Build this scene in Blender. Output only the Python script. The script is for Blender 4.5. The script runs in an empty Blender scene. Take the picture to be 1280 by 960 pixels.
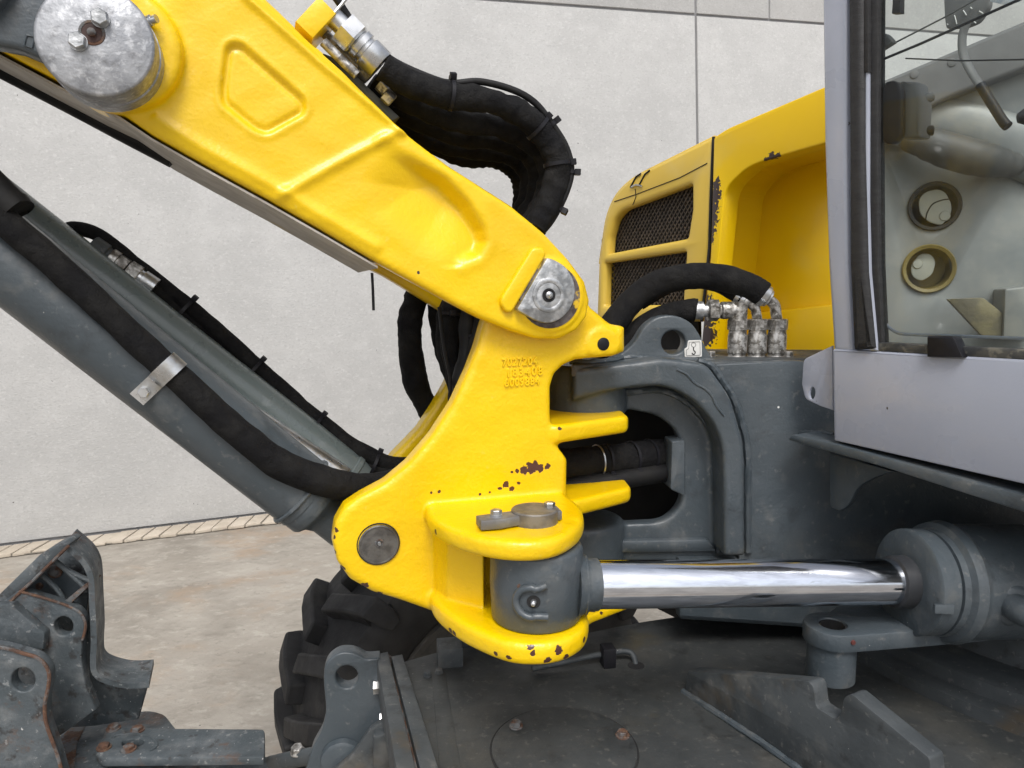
import bpy, bmesh, math, random
import numpy as np
from mathutils import Vector as V, Matrix
from mathutils.geometry import tessellate_polygon
from mathutils import noise as mnoise
R = math.radians
random.seed(7)
sc = bpy.context.scene
COL = sc.collection

# ------------------------------------------------------------------ camera
FPX, CX, CY = 931.0, 640.0, 480.0
PITCH = R(7.0)
CAM = V((0.0, 0.0, 1.4))
cam = bpy.data.cameras.new('camera')
cam.sensor_width = 36.0
cam.lens = FPX / 1280.0 * 36.0
cam.clip_start = 0.02
cam.clip_end = 500
cam_o = bpy.data.objects.new('camera', cam)
COL.objects.link(cam_o)
cam_o.location = CAM
cam_o.rotation_euler = (R(90) - PITCH, 0, 0)
sc.camera = cam_o

# ------------------------------------------------------------------ light
SUN_EL, SUN_AZ = R(54), R(176)      # azimuth clockwise from +Y: behind the camera
w = bpy.data.worlds.new('World')
sc.world = w
w.use_nodes = True
nt = w.node_tree
nt.nodes.clear()
sky = nt.nodes.new('ShaderNodeTexSky')
sky.sky_type = 'NISHITA'
sky.sun_disc = False
sky.sun_elevation = SUN_EL
sky.sun_rotation = SUN_AZ
sky.air_density = 1.0
sky.dust_density = 4.0
sky.ozone_density = 1.0
hs = nt.nodes.new('ShaderNodeHueSaturation')
hs.inputs['Saturation'].default_value = 0.38
bgn = nt.nodes.new('ShaderNodeBackground')
bgn.inputs['Strength'].default_value = 0.15
wo = nt.nodes.new('ShaderNodeOutputWorld')
nt.links.new(sky.outputs[0], hs.inputs['Color'])
nt.links.new(hs.outputs[0], bgn.inputs['Color'])
nt.links.new(bgn.outputs[0], wo.inputs['Surface'])
sun = bpy.data.lights.new('sun', 'SUN')
sun.energy = 1.35
sun.angle = R(20)
sun.color = (1.0, 0.975, 0.94)
sun_o = bpy.data.objects.new('sun', sun)
COL.objects.link(sun_o)
sd = V((math.sin(SUN_AZ) * math.cos(SUN_EL), math.cos(SUN_AZ) * math.cos(SUN_EL), math.sin(SUN_EL)))
sun_o.rotation_euler = (-sd).to_track_quat('-Z', 'Y').to_euler()
sun_o.location = sd * 8
sc.view_settings.view_transform = 'Standard'
sc.view_settings.look = 'None'
sc.view_settings.gamma = 1.0
sc.view_settings.use_curve_mapping = False
sc.view_settings.exposure = 0.27
sc.cycles.max_bounces = 6
sc.cycles.diffuse_bounces = 3
sc.cycles.glossy_bounces = 3
sc.cycles.transmission_bounces = 3
sc.cycles.transparent_max_bounces = 6
sc.cycles.use_adaptive_sampling = True
sc.cycles.adaptive_threshold = 0.02

# ------------------------------------------------------------------ rays and reference planes
_f = V((0, math.cos(PITCH), -math.sin(PITCH)))
_u = V((0, math.sin(PITCH), math.cos(PITCH)))
def ray(px, py):
    return V(((px - CX) / FPX, 0, 0)) + _f + _u * (-(py - CY) / FPX)
def onY(px, py, Y):
    d = ray(px, py)
    return CAM + d * (Y / d.y)
def onZ(px, py, Z):
    d = ray(px, py)
    return CAM + d * ((Z - CAM.z) / d.z)
def proj(P):
    q = P - CAM
    z = q.dot(_f)
    return (CX + q.x / z * FPX, CY - q.dot(_u) / z * FPX)
class Frame:
    """an upright plane of the machine: u to the right, v up, n away from the viewer"""
    def __init__(s, O, yaw):
        s.O = V(O)
        s.u = V((math.cos(yaw), math.sin(yaw), 0))
        s.n = V((-math.sin(yaw), math.cos(yaw), 0))
        s.v = V((0, 0, 1))
    def pt(s, px, py, off=0.0):
        d = ray(px, py)
        t = ((s.O + s.n * off) - CAM).dot(s.n) / d.dot(s.n)
        return CAM + d * t
    def off(s, P):
        return (P - s.O).dot(s.n)

# ------------------------------------------------------------------ materials
def mat(name, c1, c2=None, scale=8.0, rough=0.5, rough2=None, metal=0.0, bump=None, bump2=None, spots=None, stains=None, coat=0.0, chips=None, chipcol=(.05, .03, .028), stretch=(1, 1, 1), rot=(0, 0, 0), spec=0.5, lo=.38, hi=.62):
    m = bpy.data.materials.new(name)
    m.use_nodes = True
    t = m.node_tree
    N, L = t.nodes, t.links
    b = N['Principled BSDF']
    tc = N.new('ShaderNodeTexCoord')
    mp = N.new('ShaderNodeMapping')
    mp.inputs['Scale'].default_value = stretch
    mp.inputs['Rotation'].default_value = rot
    L.new(tc.outputs['Object'], mp.inputs['Vector'])
    co = mp.outputs[0]
    raw = tc.outputs['Object']
    def noise(sc_, det=4, r=.55, vec=None):
        n = N.new('ShaderNodeTexNoise')
        n.inputs['Scale'].default_value = sc_
        n.inputs['Detail'].default_value = det
        n.inputs['Roughness'].default_value = r
        L.new(vec or co, n.inputs['Vector'])
        return n.outputs['Fac']
    def ramp(fac, a, b_):
        r = N.new('ShaderNodeMapRange')
        r.interpolation_type = 'SMOOTHSTEP'
        r.inputs['From Min'].default_value = a
        r.inputs['From Max'].default_value = b_
        L.new(fac, r.inputs['Value'])
        return r.outputs[0]
    def mix(fac, a, b_):
        x = N.new('ShaderNodeMix')
        x.data_type = 'RGBA'
        L.new(fac, x.inputs['Factor'])
        for k, val in ((6, a), (7, b_)):
            if isinstance(val, tuple): x.inputs[k].default_value = (*val, 1)
            else: L.new(val, x.inputs[k])
        return x.outputs[2]
    def mmath(op, a, b_):
        x = N.new('ShaderNodeMath')
        x.operation = op
        for k, val in ((0, a), (1, b_)):
            if isinstance(val, (int, float)): x.inputs[k].default_value = val
            else: L.new(val, x.inputs[k])
        return x.outputs[0]
    f = noise(scale)
    col = mix(ramp(f, lo, hi), c1, c2 or c1)
    rfac = rough
    if rough2 is not None:
        x = N.new('ShaderNodeMapRange')
        x.inputs['From Min'].default_value = .35
        x.inputs['From Max'].default_value = .65
        x.inputs['To Min'].default_value = rough
        x.inputs['To Max'].default_value = rough2
        L.new(noise(scale * 2.3), x.inputs['Value'])
        rfac = x.outputs[0]
    for st in (stains or []):          # (colour, scale, lo, hi, amount)
        k = mmath('MULTIPLY', ramp(noise(st[1], st[5] if len(st) > 5 else 4, .6 if len(st) < 6 else .68), st[2], st[3]), st[4])
        col = mix(k, col, st[0])
    chipmask = None
    for sp in (spots or []):           # (colour, scale, lo, hi) small hard flecks
        k = ramp(noise(sp[1], 3, .5, raw), sp[2], sp[3])
        col = mix(k, col, sp[0])
    if chips:
        nz = N.new('ShaderNodeTexNoise')
        nz.inputs['Scale'].default_value = 160
        nz.inputs['Detail'].default_value = 4
        L.new(raw, nz.inputs['Vector'])
        mask = None
        for p, r in chips:
            d = N.new('ShaderNodeVectorMath')
            d.operation = 'DISTANCE'
            L.new(raw, d.inputs[0])
            d.inputs[1].default_value = p
            q = mmath('DIVIDE', d.outputs['Value'], r)
            mask = q if mask is None else mmath('MINIMUM', mask, q)
        wob = mmath('MULTIPLY_ADD', nz.outputs['Fac'], 2.2)
        wob.node.inputs[2].default_value = -1.1
        k = mmath('ADD', mask, wob)
        cm = ramp(k, 1.0, .86)
        col = mix(cm, col, chipcol)
        if isinstance(rfac, float):
            x = N.new('ShaderNodeMix'); x.data_type = 'FLOAT'
            x.inputs[2].default_value = rfac; x.inputs[3].default_value = .8
            L.new(cm, x.inputs[0]); rfac = x.outputs[0]
        chipmask = cm
    L.new(col, b.inputs['Base Color'])
    if isinstance(rfac, float): b.inputs['Roughness'].default_value = rfac
    else: L.new(rfac, b.inputs['Roughness'])
    b.inputs['Metallic'].default_value = metal
    b.inputs['Specular IOR Level'].default_value = spec
    b.inputs['Coat Weight'].default_value = coat
    b.inputs['Coat Roughness'].default_value = .12
    nrm = None
    for bp in (bump, bump2):
        if not bp: continue
        n = N.new('ShaderNodeBump')
        n.inputs['Strength'].default_value = bp[2] if len(bp) > 2 else .6
        n.inputs['Distance'].default_value = bp[1]
        L.new(noise(bp[0], 3), n.inputs['Height'])
        if nrm is not None: L.new(nrm, n.inputs['Normal'])
        nrm = n.outputs[0]
    if chipmask is not None:
        n = N.new('ShaderNodeBump')
        n.invert = True
        n.inputs['Strength'].default_value = .5
        n.inputs['Distance'].default_value = .0012
        L.new(chipmask, n.inputs['Height'])
        if nrm is not None: L.new(nrm, n.inputs['Normal'])
        nrm = n.outputs[0]
    if nrm is not None: L.new(nrm, b.inputs['Normal'])
    return m

YEL = (.87, .575, .0)
YEL2 = (.84, .54, .0)
M = {}
GREY1, GREY2 = (.056, .071, .083), (.069, .084, .096)
M['grey'] = mat('grey_paint', GREY1, GREY2, 9, .30, .52, bump=(220, .0009, .6), bump2=(32, .0035, .5), stains=[((.12, .128, .13), 20, .56, .72, .55), ((.03, .034, .038), 14, .54, .72, .65, 7), ((.17, .175, .172), 70, .60, .72, .5), ((.115, .112, .10), 5, .56, .74, .45, 7)], coat=.12, spots=[((.35, .35, .34), 120, .77, .78)])
M['grey_dirty'] = mat('grey_paint_worn', (.058, .066, .071), (.042, .049, .054), 14, .5, .7, bump=(180, .0006), bump2=(25, .002, .4),
                      stains=[((.14, .138, .13), 11, .52, .68, .6), ((.10, .07, .035), 7, .58, .70, .5), ((.02, .02, .02), 30, .56, .70, .6, 6), ((.17, .167, .16), 80, .60, .70, .4)],
                      spots=[((.32, .32, .3), 210, .74, .76)])
M['deck'] = mat('deck_paint', (.046, .050, .051), (.034, .038, .040), 7, .48, .7, bump=(150, .0007), bump2=(18, .002, .4),
                stains=[((.066, .064, .057), 6, .46, .70, .7, 7), ((.085, .066, .026), 4.5, .56, .72, .55, 7), ((.018, .018, .018), 20, .53, .68, .65, 7), ((.12, .117, .107), 85, .57, .70, .5)],
                spots=[((.25, .25, .24), 190, .745, .76)])
M['blade'] = mat('blade_paint', (.058, .072, .081), (.088, .102, .112), 13, .45, .75, bump=(160, .002), bump2=(30, .004, .5),
                 stains=[((.16, .17, .172), 26, .50, .70, .6, 6), ((.03, .036, .04), 9, .50, .68, .6, 6), ((.105, .062, .042), 12, .57, .67, .75, 6), ((.025, .02, .018), 36, .58, .68, .7), ((.28, .29, .29), 95, .60, .70, .55)],
                 spots=[((.45, .45, .45), 160, .73, .75)])
M['rust'] = mat('rusty_steel', (.115, .058, .036), (.065, .038, .028), 60, .8, .9, bump=(220, .002), stains=[((.13, .14, .145), 42, .46, .60, .85), ((.18, .10, .055), 120, .55, .66, .6)])
M['galv'] = mat('galvanised', (.58, .59, .60), (.30, .31, .32), 60, .32, .55, metal=.85, bump=(140, .0014), stains=[((.13, .125, .12), 38, .55, .68, .75)])
M['galv_dirty'] = mat('galvanised_dirty', (.55, .54, .52), (.2, .19, .175), 95, .35, .6, metal=.8, bump=(150, .0012), stains=[((.10, .09, .075), 70, .52, .64, .85), ((.75, .75, .73), 120, .62, .68, .7)])
M['pin'] = mat('pin_steel', (.40, .41, .43), (.28, .29, .31), 30, .42, .6, metal=.7, bump=(220, .0008), stains=[((.58, .59, .61), 130, .50, .66, .65), ((.15, .148, .148), 60, .52, .70, .55, 6), ((.17, .16, .15), 14, .52, .74, .45, 6)])
M['zinc'] = mat('zinc_plate', (.68, .69, .70), (.5, .51, .52), 30, .25, .4, metal=.95, stains=[((.35, .31, .22), 30, .55, .72, .5)])
M['chrome'] = mat('chrome', (.74, .78, .86), (.60, .63, .70), 3.2, .06, .15, metal=1.0, stretch=(1.0, 45, 45), bump=(3.0, .0003, .12), stains=[((.40, .40, .42), 5, .60, .72, .4)])
M['hose'] = mat('fabric_sleeve', (.006, .006, .007), (.011, .0108, .0108), 26, .8, .95, bump=(420, .0016, .8), bump2=(48, .007, .7), spec=.22, stains=[((.022, .021, .02), 14, .55, .70, .6)])
M['grey_light'] = mat('grey_paint_pale', (.115, .142, .142), (.13, .155, .155), 9, .22, .36, bump=(220, .0006, .5), coat=.2, stains=[((.2, .22, .22), 40, .60, .70, .5)])  # paler grey-green than the other cylinder's paint
M['hose2'] = mat('rubber_hose', (.008, .008, .009), (.014, .0137, .0135), 20, .5, .7, bump=(300, .0003), spec=.3)
M['black'] = mat('black_plastic', (.010, .010, .013), (.014, .014, .017), 20, .45, .55, spec=.25)
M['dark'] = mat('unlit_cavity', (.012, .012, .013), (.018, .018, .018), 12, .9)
M['rubber'] = mat('tyre_rubber', (.015, .015, .016), (.024, .024, .025), 12, .58, .78, bump=(160, .0009), bump2=(28, .003, .4), stains=[((.05, .048, .044), 9, .50, .74, .5, 6)], spec=.35)
M['seal'] = mat('seal_rubber', (.014, .014, .015), (.02, .02, .021), 30, .6, .75, bump=(260, .0012), stretch=(1, 1, 3))
M['cab'] = mat('cab_paint', (.36, .387, .463), (.335, .362, .435), 3, .25, .42, coat=.3, bump=(260, .0002), stains=[((.41, .43, .51), 7, .52, .72, .45), ((.28, .295, .35), 30, .60, .72, .35)], spots=[((.06, .05, .045), 75, .755, .765)])
M['hood'] = mat('hood_paint_hazed', (.70, .49, .075), (.655, .45, .065), 4, .33, .45, coat=.2, stains=[((.62, .50, .22), 5, .55, .75, .35)])  # duller yellow, haze mixed into the base colour
M['inner'] = mat('cab_inner', (.27, .28, .275), (.20, .215, .217), 6, .42, .55, metal=.15, bump=(300, .0002), stains=[((.40, .385, .33), 4, .45, .68, .6, 6)])
M['inner_dark'] = mat('cab_trim', (.13, .13, .13), (.15, .15, .15), 16, .55, .7, bump=(500, .0004))
M['vent'] = mat('vent_plastic', (.42, .43, .38), (.38, .39, .345), 20, .5)
M['vent_reflect'] = mat('vent_reflect_plastic', (.22, .17, .05), (.17, .13, .04), 12, .4)  # yellow reflection painted into the lower vent rim
M['dust'] = mat('dusty_primer', (.50, .47, .43), (.40, .37, .33), 20, .7, .85, bump=(90, .001), stains=[((.52, .36, .05), 9, .62, .75, .6), ((.24, .20, .16), 26, .6, .72, .5)])
M['white'] = mat('sticker_white', (.72, .72, .70), (.66, .66, .64), 40, .5)
M['wall'] = None
CHIPS = {}

# ------------------------------------------------------------------ mesh helpers (all work in world space; finish() moves to the thing's base)
class MB:
    def __init__(s): s.v = []; s.f = []; s.flat = []
    def add(s, vs, fs, flat=False):
        o = len(s.v)
        s.v += [V(x) for x in vs]
        for f in fs:
            s.f.append(tuple(i + o for i in f)); s.flat.append(flat)
        return s
    def merge(s, b):
        o = len(s.v)
        s.v += b.v
        s.f += [tuple(i + o for i in f) for f in b.f]
        s.flat += b.flat
        return s
    def mesh(s, name, base, angle=40):
        me = bpy.data.meshes.new(name)
        me.from_pydata([v - base for v in s.v], [], s.f)
        bm = bmesh.new(); bm.from_mesh(me)
        bmesh.ops.recalc_face_normals(bm, faces=bm.faces)
        bm.to_mesh(me); bm.free()
        me.polygons.foreach_set('use_smooth', [not x for x in s.flat])
        me.set_sharp_from_angle(angle=R(angle))
        return me

class Thing:
    def __init__(s, name, base, label, cat, group=None):
        s.o = bpy.data.objects.new(name, None)
        COL.objects.link(s.o)
        s.base = V(base)
        s.o.location = s.base
        s.o.empty_display_size = .05
        s.o['label'] = label; s.o['category'] = cat
        if group: s.o['group'] = group
    def part(s, name, mb, m, parent=None, angle=40, label=None, kind=None):
        me = mb.mesh(name, s.base, angle) if isinstance(mb, MB) else mb
        o = bpy.data.objects.new(name, me)
        COL.objects.link(o)
        me.materials.clear()
        me.materials.append(M[m] if isinstance(m, str) else m)
        o.parent = parent or s.o
        if label: o['label'] = label
        if kind: o['kind'] = kind
        return o
def single(name, mb, m, base, label, cat, group=None, angle=40):
    base = V(base)
    me = mb.mesh(name, base, angle) if isinstance(mb, MB) else mb
    o = bpy.data.objects.new(name, me)
    COL.objects.link(o)
    me.materials.append(M[m] if isinstance(m, str) else m)
    o.location = base
    o['label'] = label; o['category'] = cat
    if group: o['group'] = group
    return o
def struct(name, mb, m, base=(0, 0, 0), kind='structure', angle=40):
    base = V(base)
    me = mb.mesh(name, base, angle)
    o = bpy.data.objects.new(name, me)
    COL.objects.link(o)
    if m: me.materials.append(M[m] if isinstance(m, str) else m)
    o.location = base
    o['kind'] = kind
    return o

def fillet(pts, seg=5):
    """pts: (x, y) or (x, y, r): rounds the corner at each point that has r"""
    out = []
    n = len(pts)
    for i, p in enumerate(pts):
        if len(p) < 3 or p[2] <= 0:
            out.append((p[0], p[1])); continue
        a = V(pts[i - 1][:2]); b = V(p[:2]); c = V(pts[(i + 1) % n][:2])
        d1 = (a - b); d2 = (c - b)
        l1, l2 = d1.length, d2.length
        d1.normalize(); d2.normalize()
        k = min(p[2], l1 * .48, l2 * .48)
        p0 = b + d1 * k; p1 = b + d2 * k
        for j in range(seg + 1):
            t = j / seg
            q = p0 * (1 - t) ** 2 + b * 2 * t * (1 - t) + p1 * t ** 2
            out.append((q.x, q.y))
    return out
def spline(pts, n=6, closed=False):
    P = [V(p) for p in pts]
    out = []
    m = len(P)
    rng = m if closed else m - 1
    for i in range(rng):
        if closed:
            a, b, c, d = P[i - 1], P[i], P[(i + 1) % m], P[(i + 2) % m]
        else:
            a, b, c, d = P[max(i - 1, 0)], P[i], P[i + 1], P[min(i + 2, m - 1)]
        for j in range(n):
            t = j / n
            out.append(.5 * ((2 * b) + (c - a) * t + (2 * a - 5 * b + 4 * c - d) * t * t + (3 * b - a - 3 * c + d) * t ** 3))
    if not closed: out.append(P[-1])
    return out
def circ(px, py, r, n=24, ry=None, rot=0):
    ry = ry or r
    o = []
    for i in range(n):
        a = 2 * math.pi * i / n
        x, y = r * math.cos(a), ry * math.sin(a)
        o.append((px + x * math.cos(rot) - y * math.sin(rot), py + x * math.sin(rot) + y * math.cos(rot)))
    return o
def _area(p): return sum(p[i - 1][0] * p[i][1] - p[i][0] * p[i - 1][1] for i in range(len(p))) / 2
def _inset(p, d):
    out = []
    n = len(p)
    for i in range(n):
        a, b, c = V(p[i - 1]), V(p[i]), V(p[(i + 1) % n])
        e1 = (b - a); e2 = (c - b)
        if e1.length < 1e-9 or e2.length < 1e-9: out.append(tuple(b)); continue
        e1.normalize(); e2.normalize()
        n1 = V((-e1.y, e1.x)); n2 = V((-e2.y, e2.x))
        m = n1 + n2
        if m.length < 1e-4: m = n1
        m.normalize()
        k = min(1 / max(m.dot(n1), .35), 2.2)
        q = b + m * d * k
        out.append((q.x, q.y))
    return out
def extrude(loops3, n, thick, bevel=0.0, seg=2):
    """loops3: first the outline, then holes, as coplanar 3-D points; extruded along n with rounded rims"""
    n = V(n).normalized()
    O = V(loops3[0][0])
    ax = n.orthogonal().normalized(); ay = n.cross(ax)
    mb = MB()
    L2 = []
    for k, lp in enumerate(loops3):
        q = []
        for p in lp:
            x = ((V(p) - O).dot(ax), (V(p) - O).dot(ay))
            if not q or (abs(x[0] - q[-1][0]) + abs(x[1] - q[-1][1])) > 1e-6: q.append(x)
        if abs(q[0][0] - q[-1][0]) + abs(q[0][1] - q[-1][1]) < 1e-6: q.pop()
        if (_area(q) > 0) != (k == 0): q.reverse()
        L2.append(q)
    bevel = min(bevel, thick * .49)
    rings = []
    if bevel > 0:
        for s in range(seg + 1):
            a = s / seg * math.pi / 2
            rings.append((bevel * (1 - math.sin(a)), bevel * (1 - math.cos(a))))
        rings += [(i, thick - d) for i, d in reversed(rings)]
    else:
        rings = [(0, 0), (0, thick)]
    caps = [[], []]
    for q in L2:
        ids = []
        for ins, dep in rings:
            pp = _inset(q, ins) if ins > 0 else q
            o = len(mb.v)
            mb.v += [O + ax * x + ay * y + n * dep for x, y in pp]
            ids.append(range(o, o + len(pp)))
        for a, b in zip(ids[:-1], ids[1:]):
            m = len(q)
            for i in range(m):
                j = (i + 1) % m
                mb.f.append((a[i], a[j], b[j], b[i])); mb.flat.append(False)
        caps[0].append(ids[0]); caps[1].append(ids[-1])
    for cp in caps:
        polys = [[mb.v[i] for i in ids] for ids in cp]
        flat = [i for ids in cp for i in ids]
        for t in tessellate_polygon(polys):
            mb.f.append(tuple(flat[i] for i in t)); mb.flat.append(True)
    return mb
def plate(fr, outline, off, thick, bevel=.003, holes=(), seg=2):
    loops = [[fr.pt(x, y, off) for x, y in fillet(outline)]]
    for h in holes: loops.append([fr.pt(x, y, off) for x, y in h])
    return extrude(loops, fr.n, thick, bevel, seg)
def slab(outline, Z, thick, bevel=.003, holes=(), seg=2):
    """a level plate whose TOP face is traced at height Z"""
    loops = [[onZ(x, y, Z) for x, y in fillet(outline)]]
    for h in holes: loops.append([onZ(x, y, Z) for x, y in h])
    return extrude(loops, (0, 0, -1), thick, bevel, seg)
def sweep(pts, rad, seg=14, caps=True, wob=0.0, wf=30.0, seed=0.0, flat=1.0):
    P = [V(p) for p in pts]
    n = len(P)
    rr = rad if isinstance(rad, (list, tuple)) else [rad] * n
    if len(rr) != n:
        rr = [rr[0] + (rr[-1] - rr[0]) * i / (n - 1) for i in range(n)] if len(rr) == 2 else [rr[min(len(rr) - 1, int(i * len(rr) / n))] for i in range(n)]
    mb = MB()
    T = [(P[min(i + 1, n - 1)] - P[max(i - 1, 0)]).normalized() for i in range(n)]
    x = T[0].orthogonal().normalized()
    if abs(T[0].y) < .9: x = (V((0, 1, 0)) - T[0] * T[0].y).normalized()
    for i in range(n):
        x = (x - T[i] * x.dot(T[i])).normalized()
        y = T[i].cross(x)
        for k in range(seg):
            a = 2 * math.pi * k / seg
            r = rr[i]
            if wob:
                q = P[i] * wf + V((math.cos(a), math.sin(a), seed)) * .8
                r *= 1 + wob * mnoise.noise(q)
            mb.v.append(P[i] + (x * math.cos(a) * flat + y * math.sin(a)) * r)
    for i in range(n - 1):
        for k in range(seg):
            j = (k + 1) % seg
            mb.f.append((i * seg + k, i * seg + j, (i + 1) * seg + j, (i + 1) * seg + k)); mb.flat.append(False)
    if caps:
        mb.f.append(tuple(range(seg))); mb.flat.append(True)
        mb.f.append(tuple((n - 1) * seg + k for k in range(seg))); mb.flat.append(True)
    return mb
def lathe(p, axis, prof, seg=32, closed=False):
    """prof: (distance along axis, radius)"""
    p = V(p); a = V(axis).normalized()
    x = a.orthogonal().normalized(); y = a.cross(x)
    mb = MB()
    m = len(prof)
    for d, r in prof:
        for k in range(seg):
            t = 2 * math.pi * k / seg
            mb.v.append(p + a * d + (x * math.cos(t) + y * math.sin(t)) * max(r, 1e-5))
    rng = m if closed else m - 1
    for i in range(rng):
        i2 = (i + 1) % m
        for k in range(seg):
            j = (k + 1) % seg
            mb.f.append((i * seg + k, i * seg + j, i2 * seg + j, i2 * seg + k)); mb.flat.append(False)
    if not closed:
        mb.f.append(tuple(range(seg))); mb.flat.append(True)
        mb.f.append(tuple((m - 1) * seg + k for k in range(seg))); mb.flat.append(True)
    return mb
def cyl(p0, p1, r, bevel=.002, seg=32):
    p0, p1 = V(p0), V(p1)
    L = (p1 - p0).length
    return lathe(p0, p1 - p0, [(0, r - bevel), (bevel * .3, r - bevel * .3), (bevel, r), (L - bevel, r), (L - bevel * .3, r - bevel * .3), (L, r - bevel)], seg)
def hexa(p, axis, af, h, ch=.15, rot=0.0):
    """hexagon, rounded at its crown; p at its foot"""
    p = V(p); a = V(axis).normalized()
    x = a.orthogonal().normalized(); y = a.cross(x)
    r = af / 2 / math.cos(R(30))
    mb = MB()
    for d, k in ((0, 1), (h * (1 - ch), 1), (h, .86)):
        for i in range(6):
            t = rot + math.pi / 3 * i
            mb.v.append(p + a * d + (x * math.cos(t) + y * math.sin(t)) * r * k)
    for i in range(2):
        for k in range(6):
            j = (k + 1) % 6
            mb.f.append((i * 6 + k, i * 6 + j, i * 6 + 6 + j, i * 6 + 6 + k)); mb.flat.append(True)
    mb.f += [tuple(range(6)), tuple(range(12, 18))]; mb.flat += [True, True]
    return mb
def bolt(p, axis, af=.014, h=.008, wash=1.45):
    m = lathe(p, axis, [(0, af / 2 * wash), (.0022, af / 2 * wash)], 20)
    return m.merge(hexa(V(p) + V(axis).normalized() * .0022, axis, af, h, rot=random.random()))
def boxm(p, ux, uy, uz, bevel=.002):
    """box centred at p with half-vectors"""
    ux, uy, uz = V(ux), V(uy), V(uz)
    lp = [p - ux - uy - uz, p + ux - uy - uz, p + ux + uy - uz, p - ux + uy - uz]
    return extrude([lp], uz, uz.length * 2, bevel)
def weld(pts, r, seed=0):
    P = spline(pts, 10)
    rr = [r * (1 + .22 * mnoise.noise(V((i * .55, seed, 3)))) for i in range(len(P))]
    return sweep(P, rr, 8, wob=.15, wf=90, seed=seed)
def tie(p, axis, r, wd=.0045, head=None):
    """cable tie: band round a hose and its square head"""
    a = V(axis).normalized()
    m = lathe(V(p) - a * wd / 2, a, [(0, r), (0, r + .0015), (wd, r + .0015), (wd, r)], 22, closed=True)
    h = V(head).normalized() if head else a.orthogonal().normalized()
    h = (h - a * h.dot(a)).normalized()
    s = a.cross(h)
    m.merge(boxm(V(p) + h * (r + .004), a * .0042, s * .004, h * .0045, .0008))
    return m
def fuse(name, pieces, voxel, smooth, base, displace=None):
    """union of closed pieces as one casting with rounded inner corners"""
    mb = MB()
    for q in pieces: mb.merge(q)
    me = bpy.data.meshes.new(name + '_tmp')
    me.from_pydata(mb.v, [], mb.f)
    bm = bmesh.new(); bm.from_mesh(me)
    bmesh.ops.recalc_face_normals(bm, faces=bm.faces); bm.to_mesh(me); bm.free()
    o = bpy.data.objects.new(name + '_tmp', me)
    COL.objects.link(o)
    md = o.modifiers.new('r', 'REMESH'); md.mode = 'VOXEL'; md.voxel_size = voxel
    ms = o.modifiers.new('s', 'SMOOTH'); ms.factor = .5; ms.iterations = smooth
    dg = bpy.context.evaluated_depsgraph_get()
    dg.update()
    out = bpy.data.meshes.new_from_object(o.evaluated_get(dg))
    out.name = name
    bpy.data.objects.remove(o)
    n = len(out.vertices)
    co = np.empty(n * 3); out.vertices.foreach_get('co', co); co = co.reshape(-1, 3)
    if displace is not None: co = displace(co)
    co = co - np.array(base)
    out.vertices.foreach_set('co', co.ravel())
    out.polygons.foreach_set('use_smooth', [True] * len(out.polygons))
    out.update()
    return out

# ------------------------------------------------------------------ the setting: yard, paving strip, concrete wall
ROLL = R(2.5)
UP = V((-math.sin(ROLL), 0, math.cos(ROLL)))
G0 = V((0, 1.0, 0))
def onG(px, py):
    d = ray(px, py)
    return CAM + d * ((G0 - CAM).dot(UP) / d.dot(UP))
WA, WB = onG(0, 686), onG(370, 641)
WU = (WB - WA).normalized()              # along the wall, to the right
WN = UP.cross(WU).normalized()           # away from the viewer
if WN.y < 0: WN = -WN
def onW(px, py, off=0.0):
    d = ray(px, py)
    return CAM + d * ((WA + WN * off - CAM).dot(WN) / d.dot(WN))
def wall_co(P): return ((P - WA).dot(WU), (P - WA).dot(UP))

M['wall'] = mat('concrete_panel', (.45, .45, .444), (.49, .49, .483), 2.0, .85, .95, bump=(70, .004, .5), bump2=(9, .004, .25), stretch=(1, 1, 1.35),
                stains=[((.54, .54, .532), 8, .46, .72, .4, 7), ((.43, .43, .423), 1.2, .46, .68, .4, 6), ((.60, .60, .592), 40, .52, .68, .5, 6), ((.37, .37, .365), 70, .52, .68, .5), ((.35, .35, .345), 18, .58, .74, .4, 7)],
                spots=[((.15, .15, .145), 30, .755, .77), ((.2, .2, .195), 75, .76, .775)])
M['joint'] = mat('joint_sealant', (.25, .25, .26), (.22, .22, .225), 10, .8)
M['ground'] = mat('yard_concrete', (.30, .272, .232), (.34, .312, .27), 1.7, .85, .95, bump=(60, .006, .5), bump2=(10, .004, .3), stretch=(.8, 1.15, 1), rot=(0, 0, .5),
                  stains=[((.21, .19, .16), 1.3, .42, .64, .85, 7), ((.40, .37, .32), 3.4, .47, .70, .6, 9), ((.35, .24, .15), 1.6, .50, .70, .6, 7), ((.47, .44, .385), 16, .52, .70, .5, 8), ((.17, .155, .13), 27, .52, .72, .5, 8)],
                  spots=[((.10, .095, .09), 50, .745, .765)])
M['paver'] = mat('paver_stone', (.50, .44, .36), (.43, .375, .30), 9, .85, .95, bump=(80, .002), stains=[((.3, .27, .23), 24, .56, .7, .5)])

g = MB()
e1 = V((math.cos(ROLL), 0, math.sin(ROLL))); e2 = V((0, 1, 0))
g.add([G0 + e1 * x + e2 * y for x, y in ((-60, -60), (60, -60), (60, 60), (-60, 60))], [(0, 1, 2, 3)], True)
struct('ground', g, 'ground')

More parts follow.
